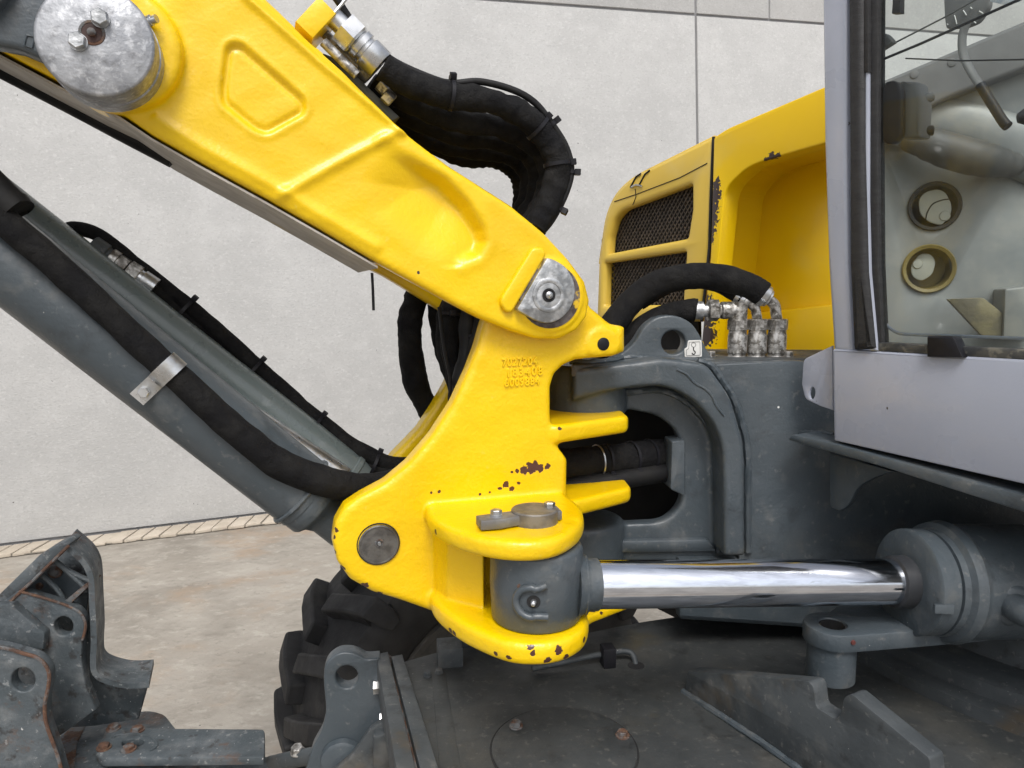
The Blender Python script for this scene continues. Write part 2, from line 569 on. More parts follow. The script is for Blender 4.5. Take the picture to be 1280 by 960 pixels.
wt = Thing('concrete_wall', WA, 'tall pale concrete panel wall with thin joints behind the machine', 'wall')
def wall_panel(x0, x1, z0, z1, m='wall', off=0.0, th=.12, bev=.006):
    lp = [WA + WU * x + UP * z + WN * off for x, z in ((x0, z0), (x1, z0), (x1, z1), (x0, z1))]
    return extrude([lp], WN, th, bev)
xj, zj = wall_co(onW(870, 18))
x2, _ = wall_co(onW(962, 10))
zj_l = zj
wt.part('joint_backing', wall_panel(-9, 14, -.02, 9, off=.014, th=.1), 'joint')
gap = .009
wt.part('panel', wall_panel(xj - 7.5, xj - gap, .03, zj - gap), 'wall')
wt.part('panel', wall_panel(xj + gap, xj + 7.5, .03, zj - gap), 'wall')
wt.part('panel', wall_panel(xj - 7.5, xj - gap, zj + gap, zj + 3.2), 'wall')
wt.part('panel', wall_panel(xj + gap, x2 - gap * .6, zj + gap, zj + 3.2), 'wall')
wt.part('panel', wall_panel(x2 + gap * .6, xj + 7.5, zj + gap, zj + 3.2), 'wall')

# paving strip along the foot of the wall: each paver a stone of its own
ps = MB()
lp = [WA + WU * x - WN * y + UP * .006 for x, y in ((-2.5, .012), (6, .012), (6, .212), (-2.5, .212))]
ps.merge(extrude([lp], UP, .006, 0))
strip = struct('paving_strip', ps, mat('joint_sand', (.26, .23, .19), (.2, .18, .15), 20, .9), WA)
pitchp = .0985
for i in range(58):
    x = -1.4 + i * pitchp
    j = lambda s: random.uniform(-s, s)
    sk = .05
    lp = [WA + WU * (x + .005 + j(.002)) - WN * .02 + UP * .004, WA + WU * (x + pitchp - .004 + j(.002)) - WN * .02 + UP * .004,
          WA + WU * (x + pitchp - .004 - sk + j(.003)) - WN * (.215 + j(.008)) + UP * .004, WA + WU * (x + .005 - sk + j(.003)) - WN * (.215 + j(.008)) + UP * .004]
    me = extrude([lp], UP, .018 + j(.003), .004).mesh('paver', WA)
    o = bpy.data.objects.new('paver', me)
    COL.objects.link(o); me.materials.append(M['paver'])
    o.parent = strip
# ------------------------------------------------------------------ planes of the machine
# boom and swing post are slewed 18 degrees: their left end is nearer to the viewer
B = Frame(onY(690, 500, 1.08), R(18))
# main frame nose of the upper structure
G = Frame(onY(900, 500, 1.24), R(4))
# cab front and hood front look forward, to the left and towards the viewer
C = Frame(onY(1040, 490, 1.15), R(-58))
H = Frame(onY(1005, 300, 1.42), R(-58))
# ------------------------------------------------------------------ boom
def vproj(co):
    q = co - np.array(CAM)
    z = q @ np.array(_f)
    return CX + q[:, 0] / z * FPX, CY - (q @ np.array(_u)) / z * FPX
def sst(a, b, x):
    t = np.clip((x - a) / (b - a), 0, 1)
    return t * t * (3 - 2 * t)
def dpoly(px, py, pts, closed=False):
    d = np.full(px.shape, 1e9)
    P = list(pts) + ([pts[0]] if closed else [])
    for (x0, y0), (x1, y1) in zip(P[:-1], P[1:]):
        ex, ey = x1 - x0, y1 - y0
        t = np.clip(((px - x0) * ex + (py - y0) * ey) / (ex * ex + ey * ey), 0, 1)
        d = np.minimum(d, np.hypot(px - x0 - t * ex, py - y0 - t * ey))
    return d
def inside(px, py, pts):
    r = np.zeros(px.shape, bool)
    n = len(pts)
    for i in range(n):
        x0, y0 = pts[i - 1]; x1, y1 = pts[i]
        c = (y0 > py) != (y1 > py)
        with np.errstate(divide='ignore', invalid='ignore'):
            xx = (x1 - x0) * (py - y0) / (y1 - y0) + x0
        r ^= c & (px < xx)
    return r

BASE_B = B.pt(600, 330, .1)
boom = Thing('boom', BASE_B, 'thick yellow cast steel boom running from upper left to the pivot pin', 'boom')
BF = -.03                                 # near face of the boom
up_edge = [(270, -60), (335, 0), (385, 48), (430, 88), (500, 160), (560, 206), (640, 257), (680, 290), (712, 325), (732, 352)]
lo_edge = [(600, 398), (560, 377), (480, 333), (400, 286), (330, 246), (250, 202), (190, 168), (150, 140), (105, 118), (0, 62), (-260, -77)]
knuckle = [(738, 376), (735, 396), (722, 413), (700, 424), (672, 424), (640, 414)]
outline = [(-260, -220), (110, -220)] + up_edge + knuckle + lo_edge
main = [(-260, -220), (110, -220)] + up_edge[:5] + [(530, 183), (478, 330)] + lo_edge[3:]
pieces = [plate(B, main, BF, .27, .006),
          plate(B, outline[2:], BF, .028, .006),
          plate(B, outline[2:], .205, .035, .006),
          plate(B, [(440, 290), (462, 336), (480, 345), (520, 369), (550, 388), (562, 392), (600, 400), (640, 400), (640, 320)], .205, .035, .006)]
pc = B.pt(148, 64, BF)
pieces.append(cyl(pc - B.n * .022, pc + B.n * .05, .069, .008))
kc = B.pt(688, 370, BF)
pieces.append(cyl(kc - B.n * .005, kc + B.n * .02, .050, .003))
pocket = fillet([(282, 56, 14), (300, 52, 10), (382, 124, 10), (383, 142, 10), (334, 169, 14), (318, 164, 10), (276, 130, 10), (275, 112, 8)])
scoop = [(478, 176), (520, 196), (560, 220), (590, 252), (609, 284), (613, 303), (603, 322), (580, 333), (545, 334), (515, 322), (462, 272), (445, 225)]
def boom_disp(co):
    off = (co - np.array(B.O)) @ np.array(B.n)
    px, py = vproj(co)
    near = sst(BF + .012, BF + .003, off)
    h = np.zeros(len(co))
    # weld seam between the box section and the knuckle casting, and welds along the rims
    h += .0045 * np.exp(-(dpoly(px, py, [(352, 244), (420, 205), (505, 160)]) / 7) ** 2)
    h += .0035 * np.exp(-(dpoly(px, py, [(195, 148), (250, 182), (330, 226), (365, 246), (400, 268), (470, 308)]) / 7) ** 2)
    h += .0045 * np.exp(-(dpoly(px, py, [(290, -20), (400, 78), (505, 165)]) / 5) ** 2)
    h -= .0045 * np.exp(-(dpoly(px, py, [(305, -20), (412, 78), (506, 156)]) / 4.5) ** 2)
    # pressed pocket
    d = dpoly(px, py, pocket, True); ins = inside(px, py, pocket)
    sd_ = np.where(ins, d, -d)
    h -= .0060 * sst(-2, 6, sd_) - .0032 * sst(5, 12, sd_)
    h += .0012 * np.exp(-((sd_ + 4) / 4) ** 2)
    # scooped hollow of the casting: steep at its upper rim, running out to the left
    du = dpoly(px, py, scoop[:8]); ins = inside(px, py, scoop)
    dl = dpoly(px, py, [(478, 176), (445, 225), (462, 272), (515, 322), (545, 334)])
    h -= np.where(ins, .026 * sst(0, 17, du) * sst(0, 95, dl), 0)
    h += .0012 * np.exp(-((np.where(ins, du, -du) + 4) / 6) ** 2)
    # casting is a touch proud and lumpy
    h += .0006 * np.sin(px * .071 + 1.3 * np.sin(py * .05)) * np.sin(py * .063)
    return co - np.outer(h * near, np.array(B.n))
chips_b = [(B.pt(x, y, BF) - BASE_B, r) for x, y, r in ((634, 383, .003), (523, 341, .002), (161, 133, .003), (330, 270, .002))]
M['boom'] = mat('yellow_paint_boom', YEL, YEL2, 7, .28, .40, bump=(190, .0011, .45), bump2=(30, .0035, .35), coat=.18, chips=chips_b,
                stains=[((.74, .47, .0), 5, .52, .72, .5), ((.80, .60, .10), 60, .66, .74, .3)])
me = fuse('boom_body', pieces, .0030, 7, BASE_B, boom_disp)
body = boom.part('boom_body', me, 'boom')
# dusty underside plate
bl = [(472, 329), (400, 287), (330, 247), (250, 203), (190, 169), (150, 142), (105, 120), (0, 64), (-260, -75)]
mb = MB()
a = [B.pt(x, y, BF + .008) - V((0, 0, .0035)) for x, y in bl]
for i in range(len(a) - 1):
    p, q = a[i], a[i + 1]
    dn = V((0, 0, -.003)); nn = B.n * .222
    mb.add([p, q, q + nn, p + nn, p + dn, q + dn, q + nn + dn, p + nn + dn],
           [(0, 1, 2, 3), (4, 5, 6, 7), (0, 1, 5, 4), (2, 3, 7, 6), (1, 2, 6, 5), (0, 3, 7, 4)], True)
boom.part('bottom_plate', mb, 'dust', label='dusty grey underside of the boom')

# pivot pin in the knuckle with its flat keeper plate
seat = boom.part('pin_seat', lathe(B.pt(688, 370, BF - .0062), B.n, [(0, .0445), (.004, .0455)], 40), mat('bare_seat', (.16, .14, .135), (.05, .035, .03), 45, .7, bump=(160, .001), stains=[((.74, .47, .01), 22, .55, .6, .9)]))
pin_out = [(684, 322, 3), (694, 325, 5), (707, 333, 6), (716, 346, 8), (719.5, 360, 8), (718, 376, 8), (710, 391, 8), (698, 401, 8), (683, 405, 8), (668, 400, 6), (646, 387, 3)]
pin = boom.part('pivot_pin', plate(B, pin_out, BF - .0145, .014, .0022), 'galv')
pcx = B.pt(686, 369, BF - .0145)
boom.part('raised_ring', lathe(pcx, -B.n, [(-.002, .0245), (.0012, .0235), (.0022, .0205), (.0012, .0175), (-.002, .0165)], 40, closed=True), 'galv', pin)
boom.part('nipple_recess', lathe(pcx, -B.n, [(.0001, .0095), (.0009, .0095), (.0009, .0072), (.0003, .0068)], 24), 'dark', pin)
boom.part('grease_nipple', lathe(pcx, -B.n, [(0, .005), (.003, .005), (.004, .003), (.006, .0032), (.007, .002)], 16), 'zinc', pin)
keep = plate(B, [(666, 309, 5), (679, 309, 6), (684, 317, 4), (640, 391, 5), (633, 390, 4), (626, 380, 6), (627, 372, 6)], BF - .009, .011, .004, seg=3)
boom.part('keeper_plate', keep, 'boom')

# upper pin with its thick steel head
pf = B.pt(119, 50, BF - .088)
rr = 68 / FPX * (pf - CAM).dot(_f)
hp = boom.part('pin_head', lathe(pf, B.n, [(0, .0001), (0, rr - .0035), (.0012, rr - .001), (.003, rr), (.036, rr), (.0375, rr - .002), (.039, rr - .002), (.040, rr + .001), (.066, rr + .001)], 56), 'pin',
               label='big round steel pin head with two bolts and a greasy centre hole')
for x, y in ((126, 24), (98, 53)):
    boom.part('bolt', bolt(B.pt(x, y, BF - .088), -B.n, .0150, .008, 1.2), 'galv', hp)
cc = B.pt(115, 41, BF - .088)
boom.part('recess_rim', lathe(cc, -B.n, [(.0001, .0125), (.001, .012), (.001, .0098), (.0001, .0095)], 28), 'rust', hp)
boom.part('recess', lathe(cc, -B.n, [(.0002, .0096), (.0005, .0094)], 28), mat('rust_dark', (.05, .018, .012), (.03, .012, .01), 80, .6), hp)
boom.part('grease_nipple', lathe(cc, -B.n, [(0, .0042), (.004, .004), (.005, .0025), (.007, .003), (.008, .0015)], 14), 'rust', hp)
boom.part('bolt', lathe(B.pt(180, 28, BF - .028), B.u - B.n * .6 + V((0, 0, .2)), [(0, .006), (.010, .006), (.0105, .0045), (.0165, .0045)], 16), 'zinc')
boom.part('bolt', lathe(B.pt(100, 112, BF - .004), V((.4, -.25, -.3)), [(0, .0072), (.011, .0072), (.0115, .0054), (.019, .0054)], 16), 'galv_dirty')

# yellow clamp block and hydraulic fittings on the boom's upper edge
EDG = (B.pt(500, 160, 0) - B.pt(400, 62, 0)).normalized()
NUP = EDG.cross(B.n); NUP = NUP if NUP.z > 0 else -NUP
cbk = B.pt(393, 33, .02)
boom.part('clamp_block', boxm(cbk, EDG * .0135, NUP * .022, B.n * .034, .002), 'boom')
br = spline([B.pt(384, -8, -.01), B.pt(402, -20, -.01), B.pt(432, -8, -.01), B.pt(428, 4, -.01), B.pt(404, 31, -.01)], 8)
boom.part('clamp_strap', sweep(br, .0022, 8), 'zinc')

# ------------------------------------------------------------------ hoses over the boom
def fitting(th, p, d, r=.019, mk='zinc', k=1.0):
    """nut, collar and ferrule along d"""
    p = V(p); d = V(d).normalized()
    th.part('stub', lathe(p - d * .018 * k, d, [(0, r * .62), (.02 * k, r * .62)], 20), mk)
    th.part('hex_nut', hexa(p, d, r * 1.95, .026 * k, .12, rot=.3), mk)
    th.part('collar', lathe(p + d * .026 * k, d, [(0, r * .80), (.004 * k, r * .98), (.012 * k, r * .98), (.0135 * k, r * .82), (.018 * k, r * .82)], 24), mk)
    th.part('ferrule', lathe(p + d * .044 * k, d, [(0, r * .92), (.0015, r), (.026 * k, r), (.0275 * k, r * .96)], 28), mk)
    return p + d * .070 * k
hz = []
specs = [ # offset along n, loop points in px
    (.005, [(478, 84), (510, 104), (560, 119), (610, 126), (650, 142), (682, 172), (697, 208), (688, 248), (668, 285)], .0175, 'black sleeved hose looping over the boom, nearest of the loop'),
    (.050, [(470, 96), (515, 128), (570, 150), (630, 160), (668, 180), (686, 212), (680, 250), (660, 285)], .0165, 'black sleeved hose in the loop, second from the front'),
    (.095, [(462, 104), (515, 146), (570, 168), (625, 176), (660, 192), (674, 220), (668, 254), (648, 285)], .0165, 'black sleeved hose in the middle of the loop over the boom'),
    (.140, [(470, 126), (520, 164), (570, 184), (615, 188), (648, 200), (662, 226), (656, 256), (640, 280)], .0155, 'black sleeved hose in the loop, second from the back'),
    (.180, [(490, 146), (535, 178), (580, 196), (615, 199), (640, 211), (651, 234), (650, 262), (636, 284)], .0145, 'black wrinkled hose at the inner rim of the loop')]
for i, (off, pp, r, lab) in enumerate(specs):
    pts = [B.pt(x, y, off) for x, y in pp]
    t = Thing('hydraulic_hose', pts[0], lab, 'hose', 'sleeved hoses looping over the boom')
    P = spline(pts, 14)
    rr_ = [r * (1 + .10 * mnoise.noise(V((j * .32, i * 7.1, 0))) + (.05 * math.sin(j * 1.4) if i == 4 else 0)) for j in range(len(P))]
    t.part('sleeve', sweep(P, rr_, 18, wob=.16, wf=42, seed=i), 'hose')
    if i == 0:
        d0 = (B.pt(478, 84, off) - B.pt(430, 35, off)).normalized()
        fitting(t, B.pt(429, 34, off), d0, .0205, 'zinc', .88)
        for px_, py_, hx in ((562, 119, (0, 0, 1)), (678, 155, (.7, 0, .7)), (697, 205, (1, 0, .1))):
            k = min(range(len(P)), key=lambda j: (P[j] - B.pt(px_, py_, off)).length)
            k = max(1, min(len(P) - 2, k))
            t.part('cable_tie', tie(P[k], P[k + 1] - P[k - 1], r * 1.06, .005, hx), 'black')
    if i in (1, 2):
        d0 = (pts[1] - pts[0]).normalized()
        fitting(t, B.pt(428 if i == 1 else 424, 60, off), (B.pt(500, 128, off) - B.pt(455, 80, off)), .0125, 'galv_dirty', .7)
# thin cable tied along the loop's outer side
pp = [(400, -30), (425, 5), (450, 40), (490, 75), (540, 98), (566, 104), (600, 102), (640, 112), (668, 128), (690, 155), (708, 185), (714, 215), (706, 245), (690, 275), (676, 292)]
pts = spline([B.pt(x, y, .004) for x, y in pp], 8)
t = Thing('cable', pts[0], 'thin black cable tied along the outside of the hose loop', 'cable')
t.part('sheath', sweep(pts, .0048, 10), 'hose2')
for k in (40, 72, 88, 100):
    t.part('cable_tie', tie(pts[k], pts[k + 1] - pts[k - 1], .0052, .005, (1, 0, .6)), 'black')
# dark plate behind the fittings, under the loop
boom.part('hose_bracket', plate(B, [(404, 66), (424, 74), (500, 146), (490, 152)], .03, .16, .003), 'grey_dirty')
for (a, b, o_) in (((404, 52), (440, 88), .0), ((398, 34), (448, 84), .03), ((424, 72), (446, 94), -.008)):
    boom.part('steel_pipe', sweep([B.pt(*a, o_), B.pt(*b, o_)], .0062, 12), 'galv_dirty')
for (x, y, o_) in ((474, 104, .035), (481, 117, .02)):
    boom.part('hex_nut', hexa(B.pt(x, y, o_), EDG, .017, .014, .1), 'galv_dirty')
# short loose tie end hanging from the underside
o_ = B.pt(465, 341, .05)
single('loose_tie_end', sweep(spline([o_, B.pt(466, 360, .05), B.pt(467, 388, .05)], 5), .0022, 6, flat=.45), 'black', o_, 'short black tie end hanging below the boom', 'cable tie')

# ------------------------------------------------------------------ grey rod eye and tubes at the upper left
e = Thing('stick_cylinder_eye', B.pt(30, 30, -.06), 'grey cast cylinder eye behind the big pin head at the upper left', 'cylinder')
lug = e.part('eye_casting', plate(B, [(-60, -60), (110, -60), (140, 40), (128, 96, 20), (95, 96, 12), (55, 74), (22, 60), (-60, 44)], BF - .055, .035, .006, seg=3), 'grey')
bx = [B.pt(x, y, BF - .0558) for x, y in ((33, 44), (43, 46), (40, 60), (30, 57))]
e.part('cast_mark', sweep(bx + [bx[0]], .0009, 6), 'grey', lug)
e.part('barrel', sweep([B.pt(-260, -191, BF - .03), B.pt(-10, 5, BF - .03), B.pt(14, 22, BF - .03)], [.05, .05, .04], 28), 'grey')
tb = [B.pt(-260, -54, .12), B.pt(60, 112, .12), B.pt(150, 160, .12), B.pt(218, 196, .12)]
single('return_pipe', sweep(spline(tb, 6), .016, 16), 'hose2', tb[3], 'dark hose running along the underside of the boom', 'hose')
# ------------------------------------------------------------------ swing post
BASE_P = B.pt(640, 640, .12)
ZU = onY(660, 676, .868).z              # top of the upper cylinder ear
ZL = onY(665, 803, .868).z              # top of the lower cylinder ear
post = Thing('swing_post', BASE_P, 'yellow cast swing post with raised casting numbers under the boom', 'swing post')
near = [(612, 385), (604, 410), (598, 432), (586, 464), (567, 505), (541, 545), (511, 580), (482, 604), (452, 620), (431, 634), (419, 655), (416, 680), (422, 704), (438, 726),
        (466, 742), (500, 752), (545, 768), (600, 780), (640, 760), (660, 700), (710, 640), (711, 575), (700, 560), (692, 545), (690, 520), (690, 484), (695, 468), (706, 457), (722, 450), (768, 446, 4), (782, 441, 3), (782, 408, 4), (764, 405, 3), (742, 386), (722, 360), (660, 340)]
far = [(606, 388), (590, 420), (575, 448), (566, 466), (556, 486), (542, 510), (524, 537), (505, 557), (489, 573), (482, 590), (480, 620), (490, 660), (540, 700), (640, 700), (680, 640), (690, 430), (700, 370)]
def shift(fr, outline, o0, o1):
    return [fr.pt(x, y, o0) + fr.n * (o1 - o0) for x, y in fillet(outline)]
def slab3(pts, Z, th, bev=.004):
    return extrude([[V((p.x, p.y, Z)) for p in pts]], (0, 0, -1), th, bev)
pieces = [plate(B, near, 0, .042, .009),
          plate(B, far, .205, .045, .008),
          plate(B, [(650, 350), (742, 386), (764, 405), (782, 408), (782, 441), (722, 448), (690, 456), (676, 470), (672, 640), (640, 690), (640, 500)], .02, .20, .006)]
# fork ears round the swing axis
def ear(y_near, y_far, x_near, x_far, th, Yn, Yf):
    zt = onY(x_near, y_near, Yn).z
    a = onY(x_near, y_near, Yn); b = onY(x_far, y_near, Yf)
    b = V((((x_far - CX) / FPX) * Yf * 1.0, Yf, zt))
    pts = [V((a.x - .05, Yn + .005, zt)), a, a.lerp(b, .85), V((b.x - .004, b.y - .002, zt)), V((b.x, b.y + .012, zt)), V((b.x - .005, b.y + .14, zt)), V((a.x - .02, b.y + .2, zt)), V((a.x - .09, Yn + .12, zt))]
    return extrude([pts], (0, 0, -1), th, .007, 3), zt
e2, ze2 = ear(532, 0, 697, 789, .028, 1.078, 1.165)
e3, ze3 = ear(627, 0, 716, 794, .026, 1.082, 1.165)
pieces += [e2, e3]
# ears that hold the swing cylinder
def zear(pxs, Z, th, bev):
    P2 = spline([(x, y, 0) for x, y in pxs], 4, True)
    return extrude([[onZ(p[0], p[1], Z) for p in P2]], (0, 0, -1), th, bev, 3)
pieces.append(zear([(532, 632), (545, 651), (585, 668), (640, 677), (690, 674), (722, 659), (730, 640), (716, 622), (680, 606), (600, 598), (545, 604)], ZU, .027, .009))
pieces.append(zear([(538, 742), (556, 764), (590, 785), (640, 803), (692, 803), (727, 789), (736, 768), (722, 748), (680, 730), (600, 712), (545, 716)], ZL, .031, .010))
gz = [onZ(x, y, ZL + .001) for x, y in ((538, 736), (560, 750), (605, 762), (607, 738), (590, 716), (540, 716))]
pieces.append(extrude([gz], (0, 0, 1), ZU - ZL - .004, .005))
# cross member low down between the plates, its tail shows past the cylinder eye
tl = [onY(x, y, Y) for x, y, Y in ((725, 775, 1.10), (742, 772, 1.13), (800, 760, 1.20), (790, 760, 1.3), (700, 770, 1.3))]
zt4 = onY(742, 768, 1.13).z
pieces.append(extrude([[V((p.x, p.y, zt4)) for p in tl]], (0, 0, -1), .016, .004))
def post_disp(co):
    off = (co - np.array(B.O)) @ np.array(B.n)
    px, py = vproj(co)
    near_ = sst(.012, .003, np.abs(off))
    h = .0007 * np.sin(px * .061 + 1.1 * np.sin(py * .047)) * np.sin(py * .057)
    d = np.hypot(px - 754, py - 430)
    h += .003 * sst(24, 18, d)
    # hollow between the two pins
    h -= .004 * np.exp(-(((px - 520) / 40) ** 2 + ((py - 690) / 60) ** 2))
    return co - np.outer(h * near_, np.array(B.n))
me = fuse('post_body', pieces, .0030, 6, BASE_P, post_disp)
from mathutils.bvhtree import BVHTree
bvh = BVHTree.FromPolygons([v.co for v in me.vertices], [tuple(p.vertices) for p in me.polygons])
ch = []
for x, y, r in ((655, 587, .0075), (664, 585, .009), (674, 585, .0075), (684, 583, .005), (647, 589, .004), (669, 578, .004), (640, 590, .002), (420, 663, .004), (419, 690, .004), (428, 709, .004), (446, 728, .005), (456, 732, .005), (475, 741, .004), (500, 750, .003), (418, 672, .003),
                (539, 616, .0022), (549, 615, .0026), (545, 666, .004), (632, 606, .005), (640, 611, .004), (625, 610, .003), (648, 604, .003), (612, 615, .002), (600, 618, .002), (700, 536, .003),
                (663, 810, .0045), (666, 816, .0045), (699, 812, .0055), (684, 826, .0045), (708, 821, .0045), (636, 822, .004), (563, 788, .0045), (568, 792, .004), (620, 817, .003), (730, 800, .004), (741, 764, .004), (752, 766, .003)):
    hit = bvh.ray_cast(CAM - BASE_P, ray(x, y).normalized())
    if hit[0] is not None: ch.append((hit[0], r))
M['post'] = mat('yellow_paint_post', YEL, YEL2, 7, .28, .40, bump=(175, .0016, .5), bump2=(34, .0045, .42), coat=.18, chips=ch, chipcol=(.075, .028, .022),
                stains=[((.74, .47, .0), 5, .52, .72, .5), ((.80, .60, .10), 60, .66, .74, .3)])
pbody = post.part('post_body', me, 'post')

# casting numbers, raised on the plate
for row, (txt, x0, y0, hpx, sl) in enumerate((('7027204', 627, 458, 10.0, -.02), ('183408', 632, 471, 10.5, -.02), ('6009884', 630, 483.5, 10.0, -.03))):
    cu = bpy.data.curves.new('casting_number', 'FONT')
    cu.body = txt
    cu.size = 1.0
    cu.extrude = .05
    cu.bevel_depth = .03
    cu.offset = .012
    cu.bevel_resolution = 1
    cu.space_character = 1.12 if row != 1 else 1.35
    to = bpy.data.objects.new('tmp', cu); COL.objects.link(to)
    dg = bpy.context.evaluated_depsgraph_get(); dg.update()
    tm = bpy.data.meshes.new_from_object(to.evaluated_get(dg))
    bpy.data.objects.remove(to)
    s = hpx / FPX * 1.045 / .70
    wpx = (676 - 628) / FPX * 1.045
    xs = [v.co.x for v in tm.vertices]
    kx = wpx / (max(xs) - min(xs))
    O = B.pt(x0, y0, -.0002)
    dy = (B.u + V((0, 0, -sl))).normalized()
    for v in tm.vertices:
        v.co = O + dy * (v.co.x * kx) + V((0, 0, 1)) * (v.co.y * s) - B.n * (v.co.z * .03) - BASE_P
    tm.name = 'casting_number'
    post.part('casting_number', tm, 'post', pbody)
# black plug on the horn
post.part('plug', lathe(B.pt(754, 430, -.0025), -B.n, [(-.004, .0097), (.0012, .0095), (.0025, .007), (.003, .0001)], 26), 'black')
# lower pivot pin, flush with the plate
lp_ = post.part('pivot_pin', lathe(B.pt(473, 680, .004), -B.n, [(-.02, .0282), (.0045, .0282), (.0058, .0268), (.0058, .0255), (.0050, .025), (.0050, .0001)], 44), mat('dark_pin', (.10, .095, .09), (.17, .165, .155), 60, .45, .65, metal=.6, bump=(170, .0008), stains=[((.05, .045, .04), 30, .5, .65, .7)]))
q = B.pt(474, 679, -.001)
post.part('nipple_ring', lathe(q, -B.n, [(0, .0062), (.0012, .0058), (.0012, .0042), (0, .004)], 20), 'rust', lp_)
post.part('grease_nipple', lathe(q, -B.n, [(0, .0035), (.003, .003), (.004, .002), (.005, .0024)], 12), 'galv', lp_)
post.part('pin_gap', lathe(B.pt(473, 680, .0), -B.n, [(-.01, .0302), (.0006, .0300), (.0006, .0284), (-.01, .0284)], 44), 'dark')

# vertical pin of the swing cylinder with its keeper bar
pa = onZ(668, 652, ZU)
PR = .0305
vp = post.part('cylinder_pin', lathe(pa - V((0, 0, .01)), (0, 0, 1), [(0, PR), (.026, PR), (.0275, PR - .0015), (.0275, .0001)], 44), mat('pin_top', (.25, .235, .215), (.16, .15, .14), 50, .45, .65, metal=.6, bump=(140, .0008), stains=[((.30, .25, .12), 26, .55, .7, .6)]))
k0 = onZ(609, 654, ZU + .006); k1 = onZ(694, 633, ZU + .02)
kd = (V((k1.x, k1.y, 0)) - V((k0.x, k0.y, 0))).normalized(); ks = V((-kd.y, kd.x, 0))
kl = (V((k1.x, k1.y, 0)) - V((k0.x, k0.y, 0))).length
zk = ZU + .002
bar = [k0 - ks * .015 - kd * .012, k0 - ks * .017 + kd * .012, k0 + kd * (kl - .03) - ks * .004, k0 + kd * (kl + .008) - ks * .004, k0 + kd * (kl + .01) + ks * .022, k0 + kd * .02 + ks * .014, k0 - kd * .012 + ks * .010]
kb = post.part('keeper_bar', extrude([[V((p.x, p.y, zk)) for p in bar]], (0, 0, 1), .0125, .0015), mat('keeper_steel', (.24, .245, .25), (.17, .17, .175), 40, .5, .65, metal=.55, bump=(160, .0006)))
post.part('bolt', bolt(V((k0.x, k0.y, zk + .0125)) + kd * .012, (0, 0, 1), .013, .006, 1.2), 'galv', kb)
post.part('bolt', bolt(V((k0.x, k0.y, zk + .0125)) + kd * (kl - .004) + ks * .010, (0, 0, 1), .013, .007, 1.2), 'zinc', kb)

# ------------------------------------------------------------------ swing cylinder
EC = V((pa.x + .003, pa.y, (ZU - .027 + ZL) / 2))
EH = (ZU - .027 - ZL) / 2 - .001
RD0 = onY(735, 730, EC.y - .0)
RE = onY(1125, 727, 1.02)
RS = V((EC.x, EC.y, onY(690, 731, EC.y).z))
ax = (RE - RS).normalized()
cylr = Thing('swing_cylinder', EC, 'swing cylinder with a bare chrome rod and grey barrel in front of the frame', 'cylinder')
re_ = .0605
eye = cylr.part('rod_eye', lathe(EC - V((0, 0, EH)), (0, 0, 1), [(0, re_ - .004), (.004, re_ - .001), (EH * 1.0, re_ + .0012), (2 * EH - .006, re_), (2 * EH - .002, re_ - .002), (2 * EH, re_ - .006)], 56), 'grey')
cylr.part('neck', lathe(RS + ax * .05, ax, [(0, .046), (.006, .042), (.014, .0375), (.018, .0352), (.032, .0345), (.033, .032)], 40), 'grey', eye)
cylr.part('weld_bead', weld([RS + ax * .066 + V((0, -math.cos(a) * .037, math.sin(a) * .037)) for a in [i * .6 for i in range(-2, 5)]], .0028, 4), 'grey', eye)
RR = .0322
cylr.part('rod', lathe(RS + ax * .08, ax, [(0, RR), (.001, RR), ((RE - RS).length - .04, RR), ((RE - RS).length - .03, RR)], 64), 'chrome', label='bare polished chrome rod')
# grease guard: an open half ring on the eye
gc = onY(664, 752, EC.y - re_)
ring = []
for i in range(13):
    a = R(70) + i * R(220) / 12
    ang = math.cos(a) * .019
    p = V((gc.x + ang, 0, gc.z + math.sin(a) * .019))
    dx = p.x - EC.x
    p.y = EC.y - math.sqrt(max(re_ ** 2 - dx * dx, 1e-6)) - .004
    ring.append(p)
ring = [ring[0] + V((.012, 0, .004))] + ring + [ring[-1] + V((.014, 0, -.001))]
for k in (0, -1):
    dx = ring[k].x - EC.x; ring[k].y = EC.y - math.sqrt(re_ ** 2 - dx * dx) - .004
gg = cylr.part('grease_guard', sweep(spline(ring, 4), .0048, 12), 'grey', eye)
gp = V((gc.x + .003, EC.y - math.sqrt(re_ ** 2 - (gc.x + .003 - EC.x) ** 2), gc.z))
cylr.part('nipple_recess', lathe(gp, (-.1, -1, 0), [(-.003, .0085), (.0012, .0085), (.0012, .0001)], 20), 'dark', eye)
cylr.part('grease_nipple', lathe(gp, (-.1, -1, 0), [(0, .004), (.005, .0035), (.006, .0025), (.009, .0028), (.010, .0015)], 14), 'zinc', eye)
cylr.part('rust_spot', lathe(V((gc.x - .014, EC.y - math.sqrt(re_ ** 2 - (gc.x - .014 - EC.x) ** 2) - .0002, gc.z + .018)), (-.2, -1, 0), [(-.002, .005), (.0006, .0035)], 9), 'rust', eye)
